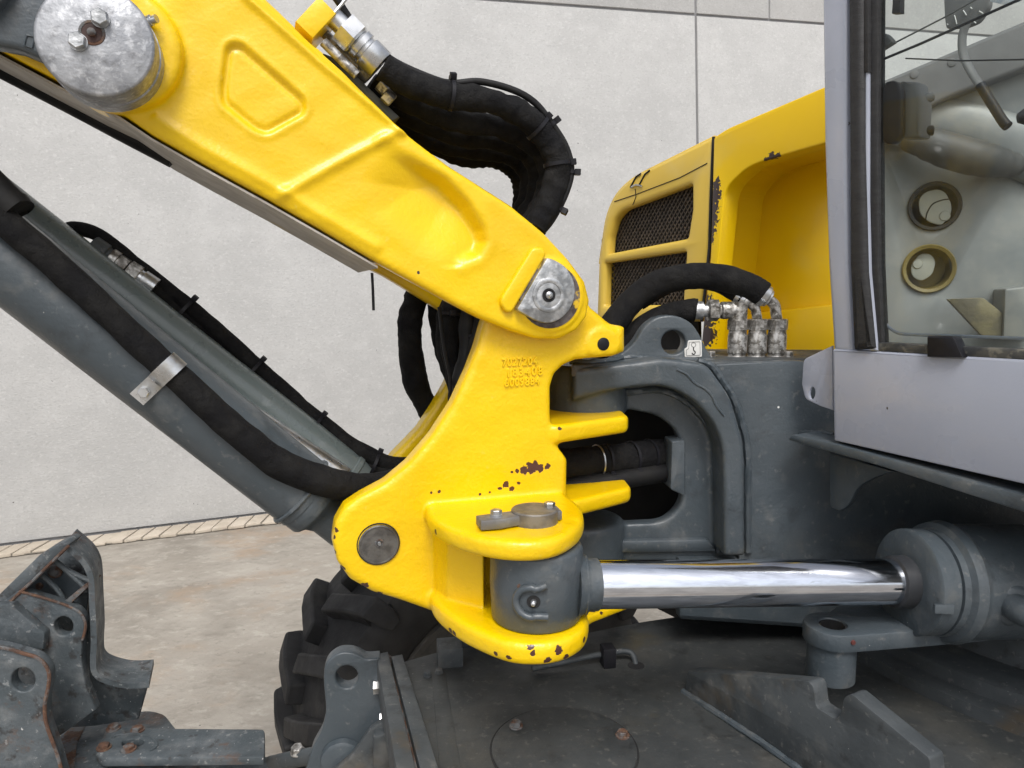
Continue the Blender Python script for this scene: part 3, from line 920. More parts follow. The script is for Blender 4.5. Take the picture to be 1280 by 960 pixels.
# gland and barrel
g0 = RE + ax * .004
gr = .0745
cylr.part('wiper', lathe(g0 - ax * .018, ax, [(0, RR + .0008), (.002, .0365), (.03, .0375)], 48), mat('wiper_rubber', (.03, .032, .036), (.045, .047, .052), 30, .35))
gl = cylr.part('gland', lathe(g0 + ax * .004, ax, [(0, .040), (0, gr - .004), (.003, gr), (.029, gr), (.0305, gr - .002), (.0305, gr - .005), (.0335, gr - .005), (.034, gr), (.043, gr + .001), (.047, gr + .009), (.060, gr + .012), (.063, gr + .010), (.068, gr + .009)], 72), 'grey')
nrm = V((0, -1, .05)).normalized()
cylr.part('lock_tab', boxm(g0 + ax * .018 + nrm * (gr - .0015) + V((0, 0, -.012)), ax * .013, V((0, 0, .006)), nrm * .003, .001), 'grey', gl)
cylr.part('barrel', lathe(g0 + ax * .06, ax, [(0, gr + .007), (.42, gr + .007), (.425, gr)], 64), 'grey')
pp0 = g0 + ax * .118 + V((0, -gr - .004, -.003))
cylr.part('port_weld', lathe(pp0 + V((0, .012, 0)), (0, -1, 0), [(0, .034), (.008, .031), (.014, .026), (.016, .023)], 36), 'grey')
cylr.part('port_elbow', sweep(spline([pp0 + V((0, .01, 0)), pp0 + V((0, -.018, 0)), pp0 + V((.008, -.032, 0)), pp0 + V((.03, -.036, 0)), pp0 + V((.16, -.03, 0))], 6), .0185, 24), 'grey')
# ------------------------------------------------------------------ boom lift cylinders below the boom
def barrel(th, a, b, oa, ob, ra, rb, m='grey', name='barrel'):
    p, q = B.pt(*a, oa), B.pt(*b, ob)
    return th.part(name, sweep([p.lerp(q, i / 10) for i in range(11)], [ra + (rb - ra) * i / 10 for i in range(11)], 48), m), p, q
ln = Thing('lift_cylinder', B.pt(473, 680, .1), 'lower dark grey lift cylinder with clamp, ending at the swing post pin', 'cylinder')
bp, p, q = barrel(ln, (-260, 109), (384, 620), .105, .105, .053, .053)
d = (q - p).normalized()
ln.part('weld_bead', weld([q - d * .012 + (B.n * math.cos(a) + d.cross(B.n) * math.sin(a)) * .0535 for a in [i * .45 for i in range(15)]], .0035, 2), 'grey', bp)
ln.part('end_cap', lathe(q - d * .004, d, [(0, .050), (.003, .0515), (.022, .0515), (.026, .049), (.032, .040), (.045, .034), (.08, .034)], 40), 'grey')
pinp = B.pt(473, 680, .13)
ln.part('eye', lathe(pinp - B.n * .055, B.n, [(0, .046), (.002, .048), (.108, .048), (.11, .046)], 40), 'grey')
# hose clamp on the barrel
lu = Thing('upper_lift_cylinder', B.pt(450, 580, .2), 'slim upper grey cylinder parallel to the thicker lift cylinder', 'cylinder')
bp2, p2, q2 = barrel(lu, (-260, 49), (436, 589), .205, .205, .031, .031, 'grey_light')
d2 = (q2 - p2).normalized()
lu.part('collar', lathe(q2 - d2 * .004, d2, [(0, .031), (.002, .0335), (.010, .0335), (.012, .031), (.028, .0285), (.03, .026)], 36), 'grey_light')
lu.part('rod', lathe(q2 + d2 * .02, d2, [(0, .016), (.09, .016)], 28), 'chrome')
lu.part('steel_pipe', sweep([B.pt(170, 424, .17), B.pt(300, 510, .17), B.pt(430, 596, .17)], .017, 20), 'zinc', label='pale steel pipe between the cylinders')

# thick hose lying on the near barrel
pp = [(-260, 55, .045), (0, 272, .045), (90, 350, .045), (170, 425, .043), (225, 474, .043), (290, 534, .046), (350, 580, .05), (410, 603, .055), (460, 610, .075), (500, 602, .105), (540, 590, .14)]
pts = [B.pt(x, y, o) for x, y, o in pp]
P = spline(pts, 12)
t = Thing('hydraulic_hose', pts[4], 'thick black sleeved hose lying along the lift cylinder under a metal clamp', 'hose')
rr_ = [(.0172 + .0045 * min(1, max(0, (j - 40) / 40))) * (1 + .05 * mnoise.noise(V((j * .35, 3.3, 0)))) for j in range(len(P))]
t.part('sleeve', sweep(P, rr_, 20, wob=.09, wf=40, seed=9), 'hose')
t.part('inner_hose', sweep(spline([B.pt(-260, -13, .05), B.pt(0, 243, .05), B.pt(14, 254, .052)], 4), .02, 16), 'hose2')
k = min(range(len(P)), key=lambda j: (P[j] - B.pt(212, 461, .043)).length)
da = (P[k + 1] - P[k - 1]).normalized()
cl = Thing('hose_clamp', P[k], 'shiny steel clamp bolted over the thick hose on the cylinder', 'clamp')
sd_ = da.cross(-B.n).normalized()
if sd_.z > 0: sd_ = -sd_
arc = []
for i in range(15):
    a = R(-75) + R(170) * i / 14
    arc.append(P[k] + (-B.n * math.cos(a) + sd_ * math.sin(a)) * .0205)
foot = [arc[-1] + sd_ * .004 + B.n * .004, arc[-1] + sd_ * .012 + B.n * .006, arc[-1] + sd_ * .036 + B.n * .006]
prof = arc + foot
mb = MB()
for s in (-1, 1):
    for r_ in (0, 1):
        pass
vs = []
for i, p_ in enumerate(prof):
    tt = (prof[min(i + 1, len(prof) - 1)] - prof[max(i - 1, 0)]).normalized()
    nn = da.cross(tt).normalized() * .0015
    vs += [p_ - da * .0110 - nn, p_ + da * .0110 - nn, p_ + da * .0110 + nn, p_ - da * .0110 + nn]
fs = []
for i in range(len(prof) - 1):
    for c in range(4):
        fs.append((i * 4 + c, i * 4 + (c + 1) % 4, i * 4 + 4 + (c + 1) % 4, i * 4 + 4 + c))
fs += [(0, 1, 2, 3), tuple(len(vs) - 4 + c for c in range(4))]
mb.add(vs, fs)
cl.part('strap', mb, 'zinc', angle=30)
cl.part('bolt', bolt(foot[1].lerp(foot[2], .45) - B.n * .0015, -B.n, .0125, .006, 1.15), 'zinc')

# slim sleeved hoses along the top of the cylinders, with their fittings
pp = [(72, 292, .24), (92, 286, .23), (118, 291, .225), (150, 314, .225), (200, 354, .225), (260, 403, .225), (330, 466, .225), (392, 521, .22), (445, 560, .21), (490, 580, .2), (530, 580, .2)]
pts = [B.pt(*c) for c in pp]
P1 = spline(pts, 12)
t = Thing('hydraulic_hose', pts[3], 'slim black hose bowing away from the upper cylinder with three cable ties', 'hose')
t.part('sleeve', sweep(P1, [.0105 + .003 * min(1, max(0, (j - 40) / 40)) for j in range(len(P1))], 16, wob=.14, wf=40, seed=3), 'hose')
for px_, py_ in ((228, 384), (313, 458), (395, 526), (469, 576)):
    k = min(range(len(P1)), key=lambda j: (P1[j] - B.pt(px_, py_, .225)).length)
    t.part('cable_tie', tie(P1[k] + (B.pt(px_ - 4, py_ + 7, .225) - B.pt(px_, py_, .225)), P1[k + 1] - P1[k - 1], .0215, .005, (.75, 0, .65)), 'black')
pp = [(190, 353, .225), (222, 384, .23), (270, 424, .235), (336, 482, .235), (398, 536, .23), (444, 570, .22), (485, 589, .2), (530, 590, .2)]
pts = [B.pt(*c) for c in pp]
P2_ = spline(pts, 12)
t = Thing('hydraulic_hose', pts[0], 'wrinkled black hose with steel fittings close along the upper cylinder', 'hose')
t.part('sleeve', sweep(P2_, [.0135 * (1 + .08 * mnoise.noise(V((j * .5, 8.3, 0)))) for j in range(len(P2_))], 16, wob=.16, wf=55, seed=5), 'hose')
d0 = (B.pt(195, 361, .215) - B.pt(120, 310, .215)).normalized()
f0 = B.pt(124, 312, .215)
t.part('adapter', lathe(f0 - d0 * .012, d0, [(0, .0125), (.002, .015), (.022, .015), (.024, .012), (.03, .011)], 24), 'grey_dirty')
t.part('collar', lathe(f0 + d0 * .016, d0, [(0, .013), (.001, .0142), (.011, .0142), (.012, .012), (.014, .012)], 24), 'galv_dirty')
t.part('hex_nut', hexa(f0 + d0 * .030, d0, .0265, .014, .1, .2), 'galv_dirty')
t.part('hex_nut', hexa(f0 + d0 * .045, d0, .0270, .018, .1, .5), 'galv_dirty')
t.part('ferrule', lathe(f0 + d0 * .063, d0, [(0, .012), (.004, .012), (.005, .0145), (.026, .0145), (.0265, .013)], 28), 'zinc')

# hoses hanging from the boom into the swing post
hang = [([(596, 335, .185), (562, 382, .18), (556, 420, .175), (563, 460, .17), (576, 500, .17)], .0155, 'black hose at the far side of the bundle behind the post edge'),
        ([(600, 335, .17), (580, 380, .165), (578, 420, .16), (578, 460, .155), (585, 500, .15)], .018, 'black hose at the back of the bundle beside the swing post'),
        ([(530, 345, .255), (520, 374, .255), (514, 400, .255), (513, 435, .255), (518, 470, .26), (530, 502, .27), (545, 530, .28)], .0205, 'broad black sleeved hose hanging left of the swing post'),
        ([(545, 345, .25), (546, 372, .25), (549, 405, .25), (556, 440, .25), (572, 480, .25), (590, 520, .26)], .0165, 'black hose hanging second from left under the boom'),
        ([(575, 330, .14), (566, 372, .13), (562, 400, .125), (564, 440, .12), (571, 475, .12), (580, 505, .12), (600, 540, .13)], .0150, 'black hose hanging in the middle beside the swing post'),
        ([(592, 335, .11), (588, 380, .10), (586, 410, .095), (584, 445, .09), (577, 480, .09), (582, 520, .1)], .0145, 'thin black hose hanging close to the post edge'),
        ([(612, 345, .09), (606, 385, .08), (600, 415, .075), (592, 450, .075), (585, 485, .08), (590, 520, .09)], .0130, 'rightmost black hose hanging against the post edge')]
for i, (pp, r, lab) in enumerate(hang):
    pts = [B.pt(*c) for c in pp]
    P = spline(pts, 9)
    t = Thing('hanging_hose', pts[0], lab, 'hose', 'hoses hanging between boom and swing post')
    t.part('sleeve', sweep(P, [r * (1 + .08 * mnoise.noise(V((j * .5, i, 5)))) for j in range(len(P))], 16, wob=.18, wf=45, seed=i + 20), 'hose' if i < 5 else 'hose2')
    if i in (4, 6):
        t.part('cable_tie', tie(P[8 + i * 2], P[9 + i * 2] - P[7 + i * 2], r * 1.1, .004, (.3, -1, 0)), 'black')
pts = [B.pt(*c) for c in ((549, 384, .1), (552, 410, .09), (556, 440, .085), (563, 475, .085), (562, 500, .085), (568, 505, .085), (573, 500, .085), (570, 486, .085))]
single('looped_cable', sweep(spline(pts, 7), .0028, 8), 'hose2', pts[0], 'thin black cable with a small bend at its lower end in front of the hoses', 'cable')
# ------------------------------------------------------------------ grey nose of the upper frame
ZT = onY(880, 452, 1.245).z
nose = Thing('frame_nose', G.pt(880, 690, .1), 'slate grey welded frame nose with an arched opening right of the swing post', 'frame')
cplate = [(735, 452), (880, 452), (1075, 452), (1075, 790), (850, 775), (840, 702), (730, 702), (728, 660), (790, 655, 3), (832, 653, 14), (854, 630, 20), (852, 560, 10), (846, 538, 10), (822, 519, 14), (785, 512, 4), (735, 512)]
npieces = [plate(G, cplate, .022, .03, .004)]
nose.part('side_plate', plate(G, [(884, 456, 3), (1005, 450, 20), (1075, 470), (1300, 480), (1300, 800), (850, 770), (850, 700), (924, 700), (924, 560)], -.002, .022, .003), 'grey')
arch = [(716, 461), (760, 457), (830, 448, 8), (884, 455, 10), (914, 496, 14), (931, 556, 20), (932, 696), (906, 696), (905, 562, 16), (893, 530, 12), (872, 505, 14), (850, 490, 10), (824, 482, 10), (790, 485), (757, 490), (716, 502)]
npieces.append(plate(G, arch, -.040, .064, .007, seg=3))
nose.part('weld_bead', weld([G.pt(x, y, -.004) for x, y in ((872, 451), (890, 458), (903, 476), (918, 500), (928, 530), (934, 560), (935, 620), (935, 690))], .0062, 1), 'grey')
nose.part('weld_bead', weld([G.pt(x, y, .02) for x, y in ((757, 495), (790, 490), (824, 488), (848, 496), (868, 511), (886, 534), (896, 565), (898, 625), (898, 690))], .0058, 2), 'grey')
nose.part('weld_bead', weld([G.pt(x, y, -.040) for x, y in ((846, 462), (858, 468), (868, 478), (886, 490), (896, 508), (905, 520))], .0022, 7), 'grey')
nose.part('weld_strip', plate(G, [(768, 676, 4), (885, 674, 4), (897, 690, 3), (760, 692, 3)], .012, .02, .005), 'grey')
nose.part('hose_guard', plate(G, [(840, 552, 2), (856, 550), (856, 620), (838, 612, 3)], .005, .05, .003), 'grey')
bc = V((.125, 1.264, 0))
for nm, y0, y1 in (('upper_bearing', 459, 526), ('lower_bearing', 662, 740)):
    z1 = onY(735, y0, bc.y - .070).z; z0 = onY(735, y1, bc.y - .070).z
    npieces.append(lathe(V((bc.x, bc.y, z0)), (0, 0, 1), [(0, .064), (.003, .068), (.006, .070), (z1 - z0 - .01, .070), (z1 - z0 - .003, .068), (z1 - z0, .062)], 56))
nose.part('nose_casting', fuse('nose_casting', npieces, .0034, 5, nose.base), 'grey')
nose.part('top_plate', slab([(712, 456, 4), (760, 454), (830, 450), (884, 452), (1005, 448), (1030, 437), (860, 436), (740, 440, 8)], ZT + .001, .02, .004), 'grey_dirty')
nose.part('weld_bead', weld([V((bc.x - .03, bc.y - .05, ZT + .003)), V((bc.x, bc.y - .058, ZT + .002)), V((bc.x + .04, bc.y - .04, ZT + .004)), V((bc.x + .06, bc.y - .01, ZT + .006))], .005, 6), 'grey')
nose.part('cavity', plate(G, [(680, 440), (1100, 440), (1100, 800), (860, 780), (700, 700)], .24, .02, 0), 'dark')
nose.part('belly', plate(G, [(850, 760), (1290, 760), (1290, 690), (1060, 650), (850, 690)], .05, .4, .01), 'grey')
nose.part('paint_fleck', lathe(G.pt(973, 509, -.0018), -G.n, [(-.001, .0024), (.0004, .0018)], 9), 'white')

# lifting lug with its hook sticker
lug = Thing('lifting_lug', G.pt(835, 450, .05), 'grey lifting lug with a round hole on top of the frame nose', 'lug')
lug.part('lug_plate', plate(G, [(757, 452), (775, 443, 6), (792, 430, 12), (805, 408, 10), (820, 396, 10), (842, 393, 12), (864, 402, 12), (876, 420, 12), (884, 438), (896, 456), (880, 458), (760, 458)], .035, .034, .004, holes=[circ(842, 428, 15, 28)], seg=3), 'grey')
lug.part('weld_bead', weld([G.pt(x, y, .033) for x, y in ((768, 449), (790, 447), (820, 449), (850, 450), (892, 452))], .0055, 11), 'grey')
st = Thing('hook_sticker', G.pt(866, 437, .034), 'small white square sticker with a black hook on the lifting lug', 'sticker')
sb_ = st.part('sticker_sheet', plate(G, [(860, 425.5, 2), (877, 425, 1.5), (877.5, 446, 1.5), (856, 447, 2.5), (855.5, 436, 1.5), (859, 434, 1)], .0338, .001, .0002), 'white')
bd = [G.pt(x, y, .0335) for x, y in fillet([(861.5, 427.5, 1), (875, 427.2, 1), (875.3, 444, 1), (858, 444.8, 1), (858, 437.5, 1), (861, 435.5, 1)])]
st.part('border', sweep(bd + [bd[0]], .00035, 5), 'black')
st.part('hook', sweep(spline([G.pt(x, y, .0335) for x, y in ((867, 434), (867, 437.5), (869, 440), (868, 442.6), (866, 442.6), (865, 441))], 5), .00085, 7), 'black')
rg = [G.pt(x, y, .0335) for x, y in circ(867, 431, 2.8, 16)]
st.part('ring', sweep(rg + [rg[0]], .00045, 6), 'inner_dark')

# hydraulic couplings standing on the frame
def coupling(px, Y, ybase, ytop, lab, hexy):
    p = onY(px, ybase, Y); tp = onY(px, ytop, Y)
    z = V((0, 0, 1))
    t = Thing('hydraulic_coupling', p, lab, 'coupling', 'pipe couplings on the frame nose')
    r = 11.8 / FPX * Y
    hh = onY(px, hexy, Y).z - p.z
    t.part('body', lathe(p - z * .006, z, [(0, r * 1.02), (.008, r * 1.02), (.010, r * .9), (.013, r * .9), (.015, r), (hh - .004, r), (hh, r * .92), (hh + .007, r * .92)], 26), 'galv_dirty')
    t.part('hex_nut', hexa(p + z * (hh), z, r * 1.98, .019, .1, .3), 'galv_dirty')
    return t, p + z * (hh + .017), r
YC = 1.34
c1, e1_, r1 = coupling(921, YC, 447, 400, 'leftmost of the three corroded pipe couplings on the frame', 412)
c2, e2_, r2 = coupling(945.5, YC, 447, 400, 'middle one of the three corroded pipe couplings on the frame', 412)
c3, e3_, r3 = coupling(970, YC, 447, 400, 'rightmost of the three corroded pipe couplings, beside the cab', 412)
z = V((0, 0, 1))
# left coupling: square elbow to a horizontal fitting and hose
pe = onY(921, 388, YC)
c1.part('elbow', lathe(e1_ - z * .004, z, [(0, .0155), (pe.z - e1_.z + .018, .0155), (pe.z - e1_.z + .020, .013)], 22), 'galv_dirty')
L_ = onY(905, 388, YC - .005)
c1.part('elbow_arm', lathe(pe, (-1, -.02, 0), [(0, .0155), (.028, .0155), (.030, .012), (.034, .012)], 22), 'galv_dirty')
c1.part('hex_nut', hexa(pe + V((-.034, 0, 0)), (-1, -.02, 0), .034, .019, .1, .1), 'galv_dirty')
c1.part('ferrule', lathe(pe + V((-.053, 0, 0)), (-1, -.02, 0), [(0, .0115), (.008, .0115), (.009, .0165), (.034, .0165), (.035, .0145)], 26), 'galv')
# middle and right: bent pipes
c2.part('bent_pipe', sweep(spline([e2_ - z * .004, onY(945.5, 392, YC), onY(943, 384, YC), onY(935, 378, YC)], 8), .0085, 18), 'galv_dirty')
dm = (onY(920, 369, YC + .01) - onY(935, 378, YC)).normalized()
c2.part('ferrule', lathe(onY(937, 379.5, YC), dm, [(0, .0088), (.004, .012), (.008, .012), (.009, .0135), (.026, .0135), (.027, .012)], 24), 'zinc')
c3.part('bent_pipe', sweep(spline([e3_ - z * .004, onY(970, 392, YC), onY(968.5, 382, YC), onY(962, 375, YC), onY(954, 369, YC)], 8), .0095, 18), 'galv_dirty')
dr = (onY(940, 360, YC) - onY(960, 373, YC)).normalized()
c3.part('ferrule', lathe(onY(962, 374.5, YC), dr, [(0, .011), (.003, .0165), (.006, .0165), (.007, .0185), (.009, .0205), (.026, .0205), (.027, .018)], 30), 'zinc')
def hose(name, pts, r, lab, m='hose', wob=.08, grp=None):
    P = spline(pts, 12)
    t = Thing(name, pts[0], lab, 'hose', grp)
    t.part('sleeve', sweep(P, [r * (1 + .03 * mnoise.noise(V((j * .4, r * 900, 0)))) for j in range(len(P))], 20, wob=wob, wf=40, seed=r * 100), m)
    return t, P
hose('arched_hose', [onY(x, y, Y) for x, y, Y in ((745, 440, 1.30), (768, 404, 1.32), (795, 372, 1.34), (832, 351, 1.34), (880, 345, 1.34), (920, 352, 1.34), (946, 364, 1.34), (951, 367, 1.34))], .0235, 'thick black hose arching from the post to the rightmost coupling')
hose('inner_arched_hose', [onY(x, y, Y) for x, y, Y in ((800, 380, 1.40), (850, 352, 1.39), (890, 355, 1.375), (915, 366, 1.355), (928, 374, 1.345))], .0125, 'thinner black hose tucked below the arched hose at the middle coupling')
hose('flat_hose', [onY(x, y, Y) for x, y, Y in ((760, 475, 1.33), (782, 436, 1.335), (806, 408, 1.34), (835, 394, 1.34), (862, 388, 1.337), (869, 388, 1.336))], .0205, 'black hose running level into the leftmost coupling behind the lug')
for x in (888, 985):
    single('frame_bolt', bolt(onY(x, 446, 1.33), (0, 0, 1), .016, .008), 'galv_dirty', onY(x, 446, 1.33), 'flat bolt head %s the pipe couplings on the frame' % ('left of' if x < 900 else 'right of'), 'bolt')

# hoses through the frame opening
t, P = hose('frame_hose', [onY(x, y, Y) for x, y, Y in ((690, 582, 1.20), (730, 578, 1.225), (770, 574, 1.25), (810, 569, 1.28), (860, 563, 1.34))], .0265, 'fat black bundled hose passing through the frame opening', wob=.12)
for k in (20, 30, 36):
    t.part('cable_tie', tie(P[k], P[k + 1] - P[k - 1], .0272, .005, (-.1, -.8, -.5)), 'black')
t.part('paint_mark', tie(P[17], P[18] - P[16], .0268, .0025, (0, -1, -1)), 'zinc')
hose('frame_hose', [onY(x, y, Y) for x, y, Y in ((690, 612, 1.19), (740, 605, 1.21), (790, 597, 1.24), (835, 590, 1.28), (860, 588, 1.33))], .0165, 'smooth black hose below the bundled hose in the frame opening', 'hose2', .02)
# ------------------------------------------------------------------ yellow engine hood behind the frame
hood = Thing('engine_hood', H.pt(900, 420, .2), 'yellow engine hood with two mesh grilles behind the couplings', 'hood')
g1 = fillet([(759.5, 317), (760.5, 298, 4), (767, 275, 6), (777, 263, 6), (864, 230, 3), (864, 262), (858.5, 298, 4)])
g2 = fillet([(756, 329, 2), (856.5, 314, 3), (852, 381, 4), (754.5, 382, 2)])
front = [(746, 402), (748.5, 322), (756, 270, 20), (769, 240, 16), (792, 220, 14), (890, 171), (886, 300), (876, 402)]
fp = hood.part('grille_panel', plate(H, front, 0, .03, .010, holes=[g1, g2], seg=3), 'hood')
hood.part('hood_top', plate(H, [(747, 330), (756, 268, 20), (769, 239, 16), (792, 219, 14), (891, 169), (890, 190), (800, 238), (776, 252, 10), (764, 272, 10), (755, 330)], .026, .3, .006, seg=3), 'hood')
hood.part('hood_side', plate(H, [(746, 402), (749, 320), (756, 320), (753, 402)], .02, .4, .004), 'hood')
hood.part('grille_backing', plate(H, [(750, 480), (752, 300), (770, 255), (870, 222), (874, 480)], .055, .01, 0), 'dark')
hood.part('panel_seam', sweep([H.pt(x, y, -.0006) for x, y in ((768, 252), (795, 243), (850, 222), (884, 204))], .0011, 6), 'dark', fp)
# woven grille wire
def clipline(p, d, poly):
    ts = []
    n = len(poly)
    for i in range(n):
        a, b = poly[i - 1], poly[i]
        ex, ey = b[0] - a[0], b[1] - a[1]
        den = d[0] * ey - d[1] * ex
        if abs(den) < 1e-12: continue
        t = ((a[0] - p[0]) * ey - (a[1] - p[1]) * ex) / den
        s = ((a[0] - p[0]) * d[1] - (a[1] - p[1]) * d[0]) / den
        if 0 <= s < 1: ts.append(t)
    return (min(ts), max(ts)) if len(ts) >= 2 else None
mwire = mat('grille_wire', (.13, .105, .085), (.085, .07, .058), 60, .5, .65, metal=.4)
for gi, gpx in enumerate((g1, g2)):
    P3 = [H.pt(x, y, .026) for x, y in gpx]
    poly = [((p - H.O).dot(H.u), p.z) for p in P3]
    cx = sum(p[0] for p in poly) / len(poly); cz = sum(p[1] for p in poly) / len(poly)
    mb = MB()
    sp = .0100
    for fam, ang in enumerate((R(52), R(-52))):
        d = (math.cos(ang), math.sin(ang)); nn = (-d[1], d[0])
        for k in range(-40, 41):
            p = (cx + nn[0] * sp * k, cz + nn[1] * sp * k)
            tt = clipline(p, d, poly)
            if not tt: continue
            a = H.O + H.u * (p[0] + d[0] * (tt[0] - .004) - 0) + H.n * (.030 + fam * .0022)
            b = H.O + H.u * (p[0] + d[0] * (tt[1] + .004)) + H.n * (.030 + fam * .0022)
            a.z = p[1] + d[1] * (tt[0] - .004); b.z = p[1] + d[1] * (tt[1] + .004)
            mb.merge(sweep([a, b], .0016, 4))
    hood.part('grille_mesh', mb, mwire, kind='stuff')
# latch slot
for pp in (((788, 234), (795, 221), (801, 217)), ((799, 231), (806, 218), (812, 213))):
    hood.part('latch_slot', sweep([H.pt(x, y, -.001) for x, y in pp], .0022, 6), 'dark', fp)
hood.part('latch', sweep(spline([H.pt(x, y, -.003) for x, y in ((789, 234), (795, 231), (803, 233))], 4), .0022, 6), 'zinc', fp)
hood.part('panel_seam', sweep([H.pt(x, y, -.0006) for x, y in ((794, 236), (795, 246), (791, 256))], .0011, 6), 'dark', fp)

# side body with the deep recess
body = [(892, 172, 4), (908, 161, 10), (1022, 112), (1070, 92), (1070, 470), (872, 470), (888, 320)]
rec = fillet([(884, 470 - 8), (897, 330), (906, 236, 14), (935, 207, 18), (985, 192), (1044, 175), (1044, 460)])
chh = [(H.pt(x, y, -.012) - hood.base, r * 1.9) for x, y, r in ((895, 232, .006), (893, 245, .010), (890, 260, .011), (888, 275, .011), (886, 288, .010), (886, 298, .008), (897, 226, .004), (965, 198, .006), (972, 196, .004), (958, 200, .004), (882, 380, .012), (880, 400, .014), (884, 420, .012), (798, 240, .003))]
M['hood_side'] = mat('hood_paint_chipped', YEL, YEL2, 4, .33, .45, coat=.2, chips=chh, chipcol=(.045, .03, .03), stains=[((.74, .56, .12), 5, .55, .75, .35)])
hood.part('recess_frame', plate(H, body, -.012, .046, .0035, holes=[rec], seg=3), 'hood_side')
hood.part('recess_wall', plate(H, [(880, 480), (889, 320), (902, 225), (935, 195), (1056, 160), (1056, 480)], .16, .02, .002), 'hood_side')
mb = MB()
rp = fillet([(884, 462), (897, 330), (906, 236, 14), (935, 207, 18), (985, 192), (1044, 175)])
a = [H.pt(x, y, .035) for x, y in rp]; b = [p + H.n * .15 for p in a]
for i in range(len(a) - 1):
    mb.add([a[i], a[i + 1], b[i + 1], b[i]], [(0, 1, 2, 3)])
    o_ = V((-.004, .004, .004))
    mb.add([a[i] + o_, a[i + 1] + o_, b[i + 1] + o_, b[i] + o_], [(0, 1, 2, 3)])
hood.part('recess_lining', mb, 'hood_side')
hood.part('body_block', plate(H, [(896, 172), (910, 162), (1022, 114), (1026, 113), (1026, 178), (935, 198), (905, 225)], .03, .1, .01), 'hood_side')
hood.part('seam', sweep([H.pt(x, y, .0) for x, y in ((892, 171), (889, 240), (887, 310), (877, 402))], .0035, 8), 'dark')
hood.part('recess_bracket', plate(H, [(915, 400), (935, 392), (1000, 385), (1048, 380), (1048, 470), (915, 470)], .14, .015, .004), 'hood_side')
# ------------------------------------------------------------------ cab
def glass(name, tint, refl=1.0):
    m = bpy.data.materials.new(name); m.use_nodes = True
    t = m.node_tree; t.nodes.clear()
    o = t.nodes.new('ShaderNodeOutputMaterial'); mx = t.nodes.new('ShaderNodeMixShader')
    tr = t.nodes.new('ShaderNodeBsdfTransparent'); tr.inputs[0].default_value = (*tint, 1)
    gl = t.nodes.new('ShaderNodeBsdfGlossy'); gl.inputs['Roughness'].default_value = .02
    fr = t.nodes.new('ShaderNodeFresnel'); fr.inputs[0].default_value = 1.26
    # dust film on the pane
    tc = t.nodes.new('ShaderNodeTexCoord'); nz = t.nodes.new('ShaderNodeTexNoise'); mr = t.nodes.new('ShaderNodeMapRange')
    nz.inputs['Scale'].default_value = 9; nz.inputs['Detail'].default_value = 6
    mr.inputs['From Min'].default_value = .35; mr.inputs['From Max'].default_value = .75
    mr.inputs['To Min'].default_value = .0; mr.inputs['To Max'].default_value = .05
    df = t.nodes.new('ShaderNodeBsdfDiffuse'); df.inputs[0].default_value = (.55, .54, .49, 1)
    m2 = t.nodes.new('ShaderNodeMixShader')
    t.links.new(tc.outputs['Object'], nz.inputs['Vector']); t.links.new(nz.outputs['Fac'], mr.inputs['Value'])
    t.links.new(mr.outputs[0], m2.inputs[0]); t.links.new(tr.outputs[0], m2.inputs[1]); t.links.new(df.outputs[0], m2.inputs[2])
    t.links.new(fr.outputs[0], mx.inputs[0]); t.links.new(m2.outputs[0], mx.inputs[1]); t.links.new(gl.outputs[0], mx.inputs[2])
    t.links.new(mx.outputs[0], o.inputs[0])
    return m
M['glass'] = glass('cab_glass', (.90, .93, .92))
cab = Thing('cab', C.pt(1150, 560, .1), 'pale lavender grey cab with a glazed front at the right', 'cab')
cab.part('corner_pillar', plate(C, [(1026, -60), (1059, -60), (1059, 180), (1061, 330), (1066, 440), (1041, 440), (1034, 330), (1029, 180)], -.006, .05, .008, seg=3), 'cab')
cab.part('lower_panel', plate(C, [(1040, 436, 2), (1290, 450), (1700, 476), (1700, 726), (1290, 608), (1042, 551, 2)], -.008, .04, .004), 'cab')
cab.part('door_seal', plate(C, [(1058, -60), (1079, -60), (1079, 180), (1083, 340), (1092, 436, 3), (1065, 438, 3), (1060, 330)], -.016, .028, .010, seg=4), 'seal')
cab.part('window_edge', plate(C, [(1081, 90), (1085.5, 90), (1085, 250), (1087, 340), (1096, 438), (1091, 438), (1082, 330), (1080, 200)], -.009, .02, .002), 'cab')
cab.part('glazing_bead', plate(C, [(1085, -60), (1098, -60), (1097, 200), (1098, 330), (1103, 438), (1097, 438), (1089, 340), (1086, 250)], -.004, .02, .003), 'seal')
cab.part('glazing_bead', plate(C, [(1079, -60), (1085, -60), (1085, 90), (1079, 90)], -.012, .02, .002), 'seal')
cab.part('window_glass', plate(C, [(1094, -80), (1420, -80), (1420, 455), (1099, 436)], .004, .005, 0), 'glass')
cab.part('bottom_rail', plate(C, [(1097, 428), (1290, 437), (1420, 443), (1420, 459), (1097, 439)], -.006, .022, .003), mat('rail_dirty', (.028, .03, .032), (.06, .06, .055), 50, .5, .7, stains=[((.16, .15, .12), 70, .52, .64, .7)]))
fr_ = spline([C.pt(x, y, .012) for x, y in ((1101, 330), (1101, 385), (1106, 402), (1118, 414), (1136, 418), (1200, 420), (1300, 424))], 8)
cab.part('inner_frame', sweep(fr_, .0022, 8), 'cab')
cab.part('latch_block', plate(C, [(1158, 420, 2), (1192, 421, 5), (1203, 447), (1158, 446)], -.018, .022, .003), 'black')
# flap with a slot at the lower corner
cab.part('corner_flap', plate(C, [(1004, 449, 6), (1040, 432), (1041, 513), (1026, 508), (1006, 499, 6), (1002, 480)], .012, .006, .002, holes=[circ(1015, 491.5, 3.6, 16, 7.6, .1)]), 'cab')
